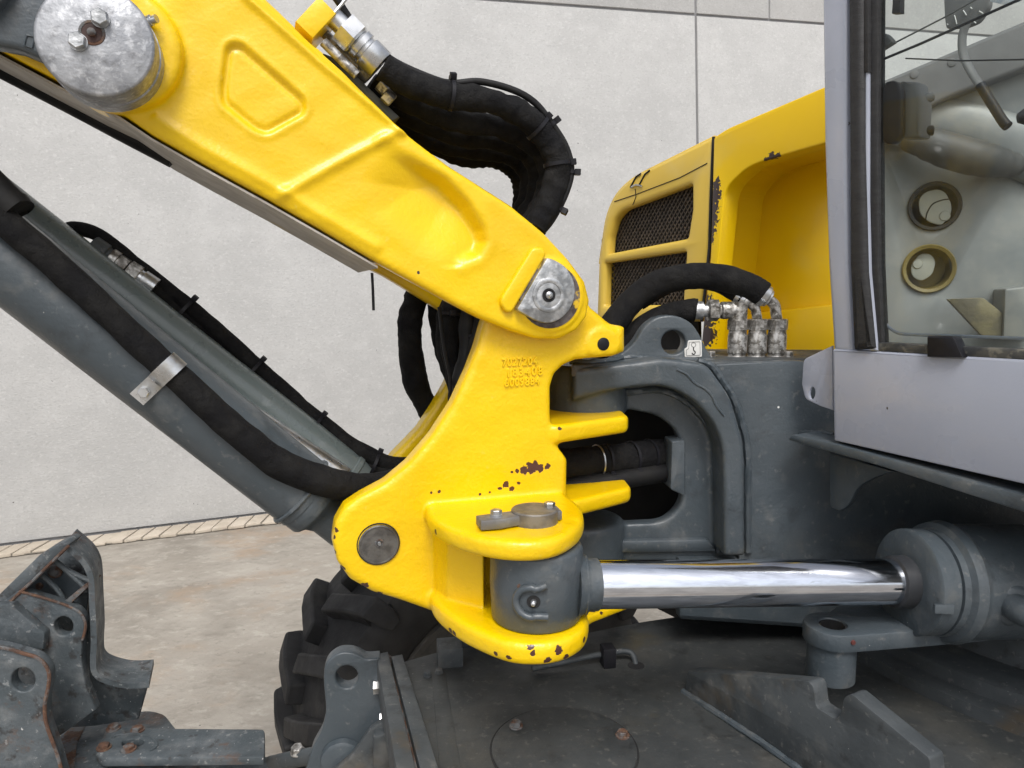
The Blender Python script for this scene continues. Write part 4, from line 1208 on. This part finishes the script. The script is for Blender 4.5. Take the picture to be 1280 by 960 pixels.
# ledge below the cab
ledge = Thing('cab_ledge', C.pt(1100, 590, .02), 'dark grey ledge plate with curved gusset below the cab', 'ledge')
ledge.part('ledge_plate', plate(C, [(984, 550, 3), (990, 543, 3), (1040, 554), (1290, 622), (1600, 712), (1600, 738), (1290, 644), (1100, 583)], -.012, .07, .003), 'grey')
ledge.part('gusset', plate(C, [(1036, 566), (1120, 590), (1100, 594, 10), (1072, 608, 14), (1062, 630, 10), (1050, 640, 6), (1037, 634, 4)], .04, .014, .003), 'grey')
ledge.part('weld_bead', weld([C.pt(x, y, .045) for x, y in ((986, 545), (1000, 541), (1020, 541), (1042, 543))], .004, 3), 'grey')
# underside of cab floor, dark
c0 = C.pt(1046, 548, .03)
zf = c0.z
fl = [c0, c0 + C.u * .95, c0 + C.u * .95 + C.n * .9, c0 + C.n * .9]
cab.part('floor_plate', extrude([[V((p.x, p.y, zf)) for p in fl]], (0, 0, 1), .03, .003), 'grey_dirty')

# inside of the cab, seen through the glass
I = Frame(onY(1190, 300, 1.52), R(-22))
inn = Thing('cab_interior', I.pt(1180, 440, 0), 'silver grey inner cab panel with two round air vents seen through the glass', 'cab interior')
v1 = circ(1168, 258, 29, 32, 29); v2 = circ(1161, 336, 28, 32, 29)
ip = inn.part('inner_panel', plate(I, [(1075, 112), (1290, 30), (1400, -10), (1400, 470), (1075, 470)], 0, .02, .004, holes=[v1, v2]), 'inner')
sh = plate(I, [(1096, 104, 3), (1290, 22), (1400, -25), (1400, 50), (1290, 82), (1190, 120, 20), (1150, 140, 10), (1120, 175, 12), (1097, 178)], -.05, .05, .008, seg=3)
bar_ = inn.part('window_sill', sh, 'inner_dark')
for x, y in ((1143, 93), (1190, 78)):
    inn.part('rivet', lathe(I.pt(x, y, -.05), -I.n, [(0, .008), (.002, .0075), (.003, .004), (.003, .0001)], 18), 'inner_dark', bar_)
def vent(cx, cy, rim, discpts, back, tilt):
    q = I.pt(cx, cy, -.001)
    r = 29 / FPX * (q - CAM).dot(_f)
    v = inn.part('air_vent', lathe(q, I.n, [(-.004, r + .002), (-.006, r), (-.004, r - .006), (.02, r - .008), (.06, r - .010), (.06, .0001), (.066, .0001), (.066, r), (0, r)], 40, closed=True), rim)
    inn.part('vent_flap', plate(I, discpts, .002 if tilt else .012, .006, .002), 'vent', v)
    return v
va = vent(1168, 258, 'seal', [(1148, 250, 8), (1156, 240, 6), (1172, 236, 6), (1182, 240, 5), (1190, 256, 6), (1189, 268, 6), (1177, 282, 5), (1162, 278, 5), (1150, 268, 6)], 0, True)
inn.part('flap_groove', sweep(spline([I.pt(x, y, .0012) for x, y in ((1157, 276), (1159, 266), (1166, 255), (1178, 250), (1186, 249))], 4), .0012, 6), 'dark', va)
inn.part('finger_dimple', lathe(I.pt(1181, 270, .0022), -I.n, [(0, .0105), (.0025, .009), (.003, .0001)], 18), 'vent', va)
vb = vent(1161, 336, 'vent_reflect', [(1138, 332, 6), (1150, 317, 6), (1163, 317, 5), (1170, 326, 6), (1166, 343, 6), (1152, 352, 6), (1140, 346, 6)], 0, False)
inn.part('finger_dimple', lathe(I.pt(1147, 330, .012), -I.n, [(0, .010), (.0025, .0085), (.003, .0001)], 18), 'vent', vb)
# dark body painted as the shaded underside of the rounded cover
cvr = [I.pt(x, y, o) for x, y, o in ((1112, 158, -.03), (1140, 172, -.05), (1185, 188, -.06), (1230, 200, -.055), (1262, 206, -.03), (1275, 208, .0))]
inn.part('cover_shade', sweep(spline(cvr, 8), [.020, .024, .028, .031, .033, .033, .031, .028, .024, .020, .014], 26), mat('shade_tone', (.06, .062, .06), (.085, .083, .075), 8, .5, .6))
inn.part('upper_cover', sweep(spline([I.pt(x, y, -.01) for x, y in ((1130, 158), (1170, 150), (1215, 160), (1260, 178), (1310, 196))], 8), [.03, .06], 24, flat=.5), 'inner')
# foot pedal, yellow reflection in the glass painted into its colour
inn.part('pedal', plate(I, [(1184, 374, 2), (1229, 372, 4), (1290, 420), (1228, 421, 2)], -.09, .02, .003), mat('pedal_tread', (.13, .115, .075), (.22, .19, .10), 30, .5, .7, bump=(90, .002)))
inn.part('seat_box', plate(I, [(1256, 361, 3), (1300, 356), (1300, 425), (1254, 425)], -.10, .1, .004), 'inner')
inn.part('control_knob', lathe(I.pt(1272, 148, -.15), V((.8, -.3, .15)), [(0, .008), (.01, .014), (.04, .016), (.05, .012)], 20), 'black')

# things on the inside of the glass
hplate = cab.part('handle_plate', plate(C, [(1098, 124, 12), (1106, 101, 12), (1120, 100, 10), (1126, 112, 8), (1126, 168, 10), (1118, 181, 10), (1104, 180, 10), (1098, 165, 8)], .008, .014, .004, seg=3), 'black', label='black pill shaped handle plate on the cab window')
cab.part('handle_body', plate(C, [(1124, 101, 2), (1146, 102, 4), (1150, 120, 3), (1152, 130), (1150, 172, 4), (1124, 173)], .022, .03, .006, seg=3), 'inner_dark', hplate)
cab.part('lever', sweep([C.pt(1148, 126, .035), C.pt(1166, 121, .05)], [.008, .006], 12), 'inner_dark', hplate)
cab.part('lever', sweep([C.pt(1146, 165, .035), C.pt(1166, 163, .05)], [.008, .007], 12), 'black', hplate)
Y_ = .10
wp = Thing('wiper_arm', C.pt(1205, 60, Y_), 'grey to black curved wiper arm behind the cab glass', 'wiper')
P = spline([C.pt(x, y, Y_) for x, y in ((1209, 28), (1203, 45), (1204, 68), (1214, 90), (1226, 108))], 8)
wp.part('arm', sweep(P, .0062, 12, flat=.6), 'inner_dark')
wp.part('blade', sweep(spline([C.pt(x, y, Y_) for x, y in ((1225, 106), (1240, 130), (1254, 152), (1260, 158))], 6), .0068, 10), 'black')
wp.part('motor_plate', plate(C, [(1178, -30), (1240, -30), (1236, 8, 4), (1222, 28, 6), (1207, 34, 5), (1182, 36, 4), (1180, 22)], Y_ + .01, .012, .003), 'inner_dark')
for a, b in (((1193, 19), (1196, 30)), ((1204, 13), (1208, 19)), ((1224, 14), (1229, 17)), ((1216, 26), (1220, 29)), ((1213, 9), (1215, 11)), ((1184, 30), (1185, 31))):
    wp.part('scale_mark', sweep([C.pt(*a, Y_ + .008), C.pt(*b, Y_ + .008)], .0008, 5), 'white')
cab.part('glazing_rod', sweep([C.pt(1080, 84, .012), C.pt(1150, 55, .012), C.pt(1300, -12, .012)], .0019, 8), 'black')
cab.part('glazing_rod', sweep([C.pt(1110, 58, .03), C.pt(1180, 22, .03), C.pt(1240, -12, .03)], .0012, 8), 'inner_dark')
cab.part('glazing_rod', sweep([C.pt(1132, 73, .02), C.pt(1200, 76, .02), C.pt(1300, 74, .02)], .0010, 6), 'black')
cab.part('window_catch', plate(C, [(1115, -20), (1126, -20), (1125, 16, 1), (1114, 17, 1), (1115, 4)], .012, .012, .002), 'black')
cab.part('window_stop', plate(C, [(1097, 39, 4), (1108, 42, 5), (1116, 52, 3), (1100, 62), (1097, 62)], .014, .014, .003), 'inner_dark')
single('bright_label', plate(C, [(1236, -6), (1275, -10), (1274, 2), (1256, 6), (1238, 2)], .1, .002, .0003), mat('label_blue', (.35, .42, .5), (.6, .62, .65), 60, .5), C.pt(1255, 0, .1), 'small pale blue label at the top right behind the cab glass', 'label')
# ------------------------------------------------------------------ undercarriage deck
ZD = .775
deck = Thing('undercarriage', onZ(700, 900, ZD) - V((0, 0, .3)), 'dark grey dirty undercarriage deck with bolted round cover below the swing post', 'undercarriage')
deck.part('deck_plate', slab([(505, 826), (556, 812), (600, 806), (740, 789), (800, 777), (860, 768), (940, 760), (1100, 757), (1400, 760), (1700, 1150), (380, 1150), (528, 905)], ZD, .05, .004), 'deck')
deck.part('deck_step', slab([(540, 842), (556, 840), (600, 1100), (560, 1100)], ZD + .0012, .003, .001), 'deck')
cv = [onZ(705, 936, ZD)]
rc = abs(onZ(612, 936, ZD).x - cv[0].x)
cov = deck.part('round_cover', lathe(cv[0], (0, 0, 1), [(-.004, rc - .003), (.0022, rc - .003), (.003, rc - .004), (.003, .0001)], 64), 'deck')
deck.part('cover_gap', lathe(cv[0], (0, 0, 1), [(0, rc), (.0006, rc), (.0006, rc - .003), (0, rc - .003)], 64, closed=True), 'dark', cov)
for x, y in ((645, 908), (778, 920)):
    deck.part('bolt', bolt(onZ(x, y, ZD + .003), (0, 0, 1), .0135, .006, 1.5), 'rust', cov)
for x, y in ((534, 845), (549, 842)):
    deck.part('bolt', bolt(onZ(x, y, ZD), (0, 0, 1), .011, .006, 1.3), 'grey_dirty')
# square stub and blue grey post behind it
sp0 = onZ(561, 834, ZD)
deck.part('stub', boxm(sp0 + V((0, .02, .012)), V((.02, .004, 0)), V((-.004, .022, 0)), V((0, 0, .022)), .003), 'grey_dirty')
deck.part('stub_block', boxm(onZ(600, 812, ZD) + V((0, .06, .02)), V((.045, 0, 0)), V((0, .03, 0)), V((0, 0, .05)), .004), 'grey')
# rails along the left edge
def bar3(a, b, c, d, h0, h1, m='grey_dirty', nm='rail'):
    lp = [onZ(x, y, ZD + h1) for x, y in (a, b, c, d)]
    return deck.part(nm, extrude([lp], (0, 0, -1), h1 - h0, .0025), m)
bar3((470, 817), (485, 814), (521, 965), (496, 965), -.04, .022)
bar3((489, 820), (503, 817), (550, 965), (526, 965), -.02, .020)
bar3((484, 815), (490, 820), (527, 965), (520, 965), -.03, .006, 'rust', 'rail_gap')
# pipe clip
pc0 = onZ(760, 833, ZD)
clip = deck.part('pipe_clip', boxm(pc0 + V((0, .004, .017)), V((.0105, .002, 0)), V((-.002, .012, 0)), V((0, 0, .0175)), .002), 'black')
pz = .016
pts = [onZ(665, 840, ZD + .002) + V((0, 0, .006)), onZ(700, 836, ZD) + V((0, 0, .010)), onZ(735, 832, ZD) + V((0, 0, pz)), onZ(760, 828, ZD) + V((0, 0, pz)), onZ(780, 825, ZD) + V((0, 0, pz)), onZ(791, 826, ZD) + V((0, 0, .01)), onZ(796, 832, ZD) + V((0, 0, -.01))]
deck.part('grease_pipe', sweep(spline(pts, 7), .0050, 12), 'grey_dirty')
deck.part('pipe_hole', lathe(onZ(795, 832, ZD), (0, 0, 1), [(0, .014), (.0009, .0135), (.0009, .0001)], 24), 'dark')
# notched support bracket standing on the deck
ka, kb_ = onZ(855, 863, ZD), onZ(1000, 962, ZD)
kyaw = math.atan2(kb_.y - ka.y, kb_.x - ka.x)
K = Frame(ka, kyaw)
brk = Thing('notched_bracket', ka, 'dark grey notched bracket plate standing on the deck at the lower right', 'bracket')
brk.part('bracket_plate', plate(K, [(856, 864), (859, 838, 3), (1012, 852, 4), (1017, 860), (1020, 884, 5), (1044, 899, 4), (1050, 893), (1054, 872, 4), (1064, 867, 5), (1162, 948, 4), (1170, 1010), (1060, 1005), (1000, 962)], -.002, .026, .0025), 'grey_dirty')
brk.part('weld_bead', weld([K.pt(x, y, -.003) + V((0, 0, .002)) for x, y in ((854, 866), (900, 895), (950, 928), (1003, 966))], .0055, 5), 'grey')
# eye plate with its bush, below the rod
ZE = onY(1040, 778, 1.02).z
ep = Thing('eye_bracket', onZ(1040, 778, ZE) - V((0, 0, .09)), 'dark grey bracket eye with a short vertical bush under the chrome rod', 'bracket')
ec = onZ(1041, 779, ZE)
er = .040
ol = []
for i in range(17):
    a = R(75) + R(200) * i / 16
    ol.append(V((ec.x + math.cos(a) * er, ec.y + math.sin(a) * er, ZE)))
ol += [V((ec.x + .14, ec.y - .018, ZE)), V((ec.x + .3, ec.y + .01, ZE)), V((ec.x + .3, ec.y + .14, ZE)), V((ec.x + .09, ec.y + .12, ZE))]
hole_ = [V((ec.x + math.cos(R(15 * i)) * .019, ec.y + math.sin(R(15 * i)) * .019, ZE)) for i in range(24)]
ep.part('eye_plate', extrude([ol, hole_], (0, 0, -1), .026, .003), 'grey')
ep.part('bush', lathe(ec - V((0, 0, .026)), (0, 0, -1), [(0, .0335), (.055, .0335), (.0575, .031), (.0575, .0001)], 44), 'grey')
ep.part('bush_liner', lathe(ec - V((0, 0, .020)), (0, 0, 1), [(0, .0188), (.017, .0188), (.017, .0165), (0, .0165)], 32, closed=True), 'dark')
ep.part('bush_plug', lathe(ec - V((0, 0, .02)), (0, 0, 1), [(0, .0188), (.002, .0188)], 32), 'dark')
ep.part('rust_chip', lathe(ec + V((.012, -er - .0002, -.010)), (.1, -1, 0), [(-.002, .004), (.0006, .003)], 7), mat('chip_red', (.10, .025, .02), (.06, .02, .018), 60, .7))
# slewing ring at the right
tr_ = Thing('slewing_ring', V((1.1, 1.36, ZD)), 'dark round slewing ring plate at the lower right corner', 'slewing ring')
tr_.part('ring_body', lathe(V((1.1, 1.36, ZD)), (0, 0, 1), [(0, .53), (.02, .53), (.022, .515), (.024, .50), (.045, .498), (.05, .49), (.05, .42), (.10, .41), (.11, .40), (.11, .0001)], 120), 'grey_dirty')
# black underbody wall below the right of the frame
deck.part('turret_wall', boxm(V((1.02, 1.58, ZD + .12)), V((.62, 0, 0)), V((0, .02, 0)), V((0, 0, .14)), .003), 'deck')

# pivot bracket on the left edge of the deck
PB = Frame(onY(433, 860, 1.16), R(8))
pb = Thing('pivot_bracket', PB.pt(430, 950, .02), 'dark grey pivot ear with a round hole left of the deck rails', 'bracket')
pb.part('ear_plate', plate(PB, [(404, 850, 10), (406, 828, 14), (424, 815, 14), (444, 816, 12), (458, 824, 4), (474, 823), (488, 905, 6), (478, 915, 4), (466, 921, 10), (440, 950), (430, 972), (380, 972), (390, 936, 6), (402, 915, 8), (408, 890, 10)], 0, .03, .004, holes=[circ(433.5, 846.5, 14, 28)], seg=3), 'grey')
pb.part('ear_plate', plate(PB, [(462, 912, 6), (478, 902, 5), (494, 910), (500, 972), (408, 972), (440, 945, 14)], -.035, .014, .003), 'grey_dirty')
pb.part('boss', lathe(PB.pt(428, 948, -.002), -PB.n, [(0, .036), (.010, .034), (.013, .029), (.013, .0001)], 36), 'grey')
for y in (859, 899):
    pb.part('bolt', hexa(PB.pt(467 + (y - 859) * .2, y, -.008), V((1, .1, 0)), .02, .012), 'zinc')
pb.part('grip_block', plate(PB, [(466, 921, 4), (486, 915, 4), (494, 972), (466, 972)], -.055, .03, .004), 'grey_dirty')

# ------------------------------------------------------------------ wheel behind the deck
WC = V((-.10, 1.72, .452))
wa = V((.50, -.866, 0)).normalized()      # axle, towards the viewer
RT, HW = .452, .155
wheel = Thing('wheel', V((WC.x, WC.y, 0)), 'black lugged off-road tyre behind the deck and below the swing post', 'wheel')
prof = [(-HW * .78, .27), (-HW * .95, .30), (-HW, .35), (-HW * .97, .385), (-HW * .88, .405), (-HW * .5, .412), (0, .415), (HW * .5, .412), (HW * .88, .405), (HW * .97, .385), (HW, .35), (HW * .95, .30), (HW * .78, .27), (HW * .6, .262), (-HW * .6, .262)]
tyre = wheel.part('tyre', lathe(WC, wa, prof, 72, closed=True), 'rubber')
wt_ = V((wa.y, -wa.x, 0)).normalized()
def wp_(ang, axial, rad): return WC + wa * axial + (wt_ * math.cos(ang) + V((0, 0, 1)) * math.sin(ang)) * rad
nl = 20
for i in range(nl):
    for side in (1, -1):
        a0 = 2 * math.pi * (i + (.5 if side < 0 else 0)) / nl
        rows = []
        # a bent lug: from the centre line to the shoulder and down the side wall
        for t_, axl, wd, top in ((0, -.012, .20, RT), (1, .30, .19, RT), (2, .62, .20, RT - .002), (3, .93, .22, RT - .012), (4, 1.015, .22, RT - .055), (5, 1.02, .15, RT - .085)):
            sk = .05 + .14 * max(axl, 0)
            bot = (.40 if t_ < 3 else .385) if t_ < 4 else RT - .085
            am = a0 + sk * 1.0
            axp = side * HW * axl
            hw = wd / 2 * .62
            if t_ < 4:
                rows.append([wp_(am - hw, axp, bot), wp_(am - hw * .82, axp, top), wp_(am + hw * .82, axp, top), wp_(am + hw, axp, bot)])
            else:
                rows.append([wp_(am - hw, axp - side * .03, top), wp_(am - hw * .8, axp + side * .006, top), wp_(am + hw * .8, axp + side * .006, top), wp_(am + hw, axp - side * .03, top)])
        mb = MB()
        mb.v = [p for r_ in rows for p in r_]
        for k in range(len(rows) - 1):
            for c in range(4):
                mb.f.append((k * 4 + c, k * 4 + (c + 1) % 4, k * 4 + 4 + (c + 1) % 4, k * 4 + 4 + c)); mb.flat.append(True)
        mb.f += [(0, 1, 2, 3), tuple(len(mb.v) - 4 + c for c in range(4))]; mb.flat += [True, True]
        lo_ = wheel.part('tread_lug', mb, 'rubber', tyre)
        bv = lo_.modifiers.new('bevel', 'BEVEL'); bv.width = .009; bv.segments = 3; bv.limit_method = 'ANGLE'
rim = wheel.part('rim', lathe(WC, wa, [(HW * .75, .262), (HW * .82, .276), (HW * .86, .27), (HW * .80, .25), (HW * .4, .235), (HW * .3, .10), (HW * .3, .0001), (-HW * .6, .0001), (-HW * .6, .262)], 64), mat('rim_paint', (.045, .045, .045), (.07, .068, .065), 20, .5, .7))

# ------------------------------------------------------------------ dozer blade at the left
D = Frame(onY(60, 800, 1.22), R(6))
bl_ = Thing('dozer_blade', D.pt(60, 950, .1), 'scuffed blue grey dozer blade with rusty edges at the lower left', 'dozer blade')
# moldboard sheet: profile swept across the blade's width
sheet = spline([(84, 680, 0), (97, 691, 0), (109, 703, 0), (117, 722, 0), (119, 755, 0), (121, 800, 0), (120, 826, 0), (122, 840, 0), (133, 848, 0), (158, 854, 0), (186, 853, 0)], 5)
def sheetpart(pts, off, depth, th, m, nm, shx=0.0, shz=0.0):
    mb = MB()
    a = [D.pt(p[0], p[1], off) for p in pts]
    n = len(a)
    sh_ = D.u * shx + V((0, 0, shz))
    nrm_ = []
    for i in range(n):
        t_ = (a[min(i + 1, n - 1)] - a[max(i - 1, 0)]).normalized()
        nrm_.append(t_.cross(D.n).normalized())
    rows = []
    for i in range(n):
        o0 = a[i]; o1 = a[i] + nrm_[i] * th
        rows.append((o0, o1, o1 + D.n * depth + sh_, o0 + D.n * depth + sh_))
    mb.v = [p for r_ in rows for p in r_]
    for k in range(n - 1):
        for c in range(4):
            mb.f.append((k * 4 + c, k * 4 + (c + 1) % 4, k * 4 + 4 + (c + 1) % 4, k * 4 + 4 + c)); mb.flat.append(False)
    mb.f += [(0, 1, 2, 3), tuple(len(mb.v) - 4 + c for c in range(4))]; mb.flat += [True, True]
    return bl_.part(nm, mb, m, angle=35)
sheetpart(sheet, -.005, .085, -.010, 'blade', 'moldboard', -.022)
bl_.part('end_plate', plate(D, [(14, 735), (84, 682, 2), (98, 693), (108, 704, 6), (116, 722, 8), (118, 800), (119, 830), (124, 846), (160, 857), (185, 853, 2), (172, 900), (118, 908), (60, 912), (0, 900), (0, 752)], .075, .012, .003), 'blade')
bl_.part('top_flange', plate(D, [(-60, 806), (-2, 744), (50, 693, 6), (62, 686), (80, 677, 3), (86, 681, 2), (0, 763), (-60, 820)], -.01, .05, .003), 'blade')
bl_.part('flange_edge', sweep([D.pt(x, y, -.012) for x, y in ((-60, 822), (0, 764), (40, 727), (86, 682))], .0028, 7), 'rust')
# ribs of the box
for pp in (((64, 697), (100, 728), (108, 740)), ((46, 715), (70, 735), (84, 757)), ((60, 693), (84, 712), (112, 726))):
    bl_.part('rib', sheetpart and sweep(spline([D.pt(x, y, .02) for x, y in pp], 6), .0042, 8), 'blade')
bl_.part('lip', plate(D, [(80, 752), (108, 729), (111, 733), (86, 757)], .0, .05, .002), 'rust')
bl_.part('lining', plate(D, [(64, 700), (112, 730), (106, 775), (84, 758), (30, 735)], .05, .01, .002), 'grey')
bw = bl_.part('bolt', lathe(D.pt(69, 714, .045), -D.n, [(0, .0125), (.003, .012), (.004, .008), (.007, .007), (.009, .004)], 24), 'rust')
bl_.part('bolt', lathe(D.pt(50, 732, .045), -D.n, [(0, .006), (.004, .006), (.005, .004)], 16), 'rust')
# ear plates with pin holes
bl_.part('ear_plate', plate(D, [(23, 738, 3), (84, 757), (100, 765, 8), (107, 782, 8), (103, 800, 6), (101, 822), (106, 855), (119, 888), (64, 928), (52, 880), (50, 800), (0, 770), (0, 755)], -.012, .022, .003, holes=[circ(79, 783, 12, 26, 12)], seg=3), 'blade')
bl_.part('ear_edge', sweep(spline([D.pt(x, y, -.013) for x, y in ((24, 739), (60, 749), (86, 758), (101, 767), (107, 782), (103, 800))], 5), .0024, 7), 'rust')
bl_.part('web_plate', plate(D, [(-60, 760), (14, 756), (56, 792, 3), (54, 812), (-60, 812)], -.03, .02, .003), 'blade')
bl_.part('ear_plate', plate(D, [(-60, 806), (0, 809), (30, 817), (48, 823, 8), (61, 838, 10), (61, 855), (56, 880), (58, 905), (72, 945), (84, 990), (-60, 990)], -.10, .024, .003, holes=[circ(28.5, 850, 15, 28, 15)], seg=3), 'blade')
bl_.part('ear_edge', sweep(spline([D.pt(x, y, -.101) for x, y in ((-40, 807), (0, 809), (30, 817), (48, 823), (60, 837), (61, 855), (56, 880), (58, 905), (72, 945), (84, 990))], 5), .003, 7), 'rust')
# base plate, bolted bar
ZB = onY(150, 915, 1.30).z
bl_.part('base_plate', slab([(40, 990), (70, 925), (96, 893), (190, 888, 6), (206, 893, 5), (221, 912, 3), (200, 985)], ZB, .02, .003), 'blade')
bl_.part('rust_patch', slab([(62, 985), (76, 922), (100, 896), (112, 896), (96, 930), (90, 985)], ZB + .0015, .003, .001), 'rust')
bar4 = bl_.part('bolted_bar', slab([(119, 941, 4), (134, 908, 5), (200, 910, 3), (331, 911, 5), (331, 946, 4), (128, 948, 4)], ZB + .028, .016, .003, holes=[circ(166, 928, 14, 24, 5, -.05)]), 'blade')
bl_.part('bar_rim', sweep([onZ(x, y, ZB + .020) for x, y in ((128, 949.5), (200, 949), (330, 947.5))], .003, 6), 'rust', bar4)
bl_.part('slot_rim', sweep(spline([onZ(x, y, ZB + .029) for x, y in ((140, 922), (150, 918), (175, 918), (192, 924), (196, 932), (188, 938))], 5), .0022, 6), 'blade', bar4)
for x, y in ((142, 911), (172, 913), (130, 935), (161, 937)):
    bl_.part('bolt', bolt(onZ(x, y, ZB + .028), (0, 0, 1), .0165, .006, 1.5), 'rust', bar4)
bl_.part('support_leg', plate(D, [(190, 946), (200, 946), (199, 980), (189, 980)], .02, .03, .002), 'blade')
bl_.part('cross_tube', sweep([onY(150, 968, 1.30), onY(345, 962, 1.30), onY(352, 962, 1.30)], .022, 24), 'blade')
bl_.part('link_arm', sweep([onY(340, 955, 1.24), onY(372, 948, 1.2), onY(405, 942, 1.18), onY(440, 938, 1.16)], .016, 16, flat=.6), 'grey_dirty')
bl_.part('bolt', bolt(onY(372, 940, 1.2), (0, -.2, 1), .018, .01, 1.4), 'galv_dirty')
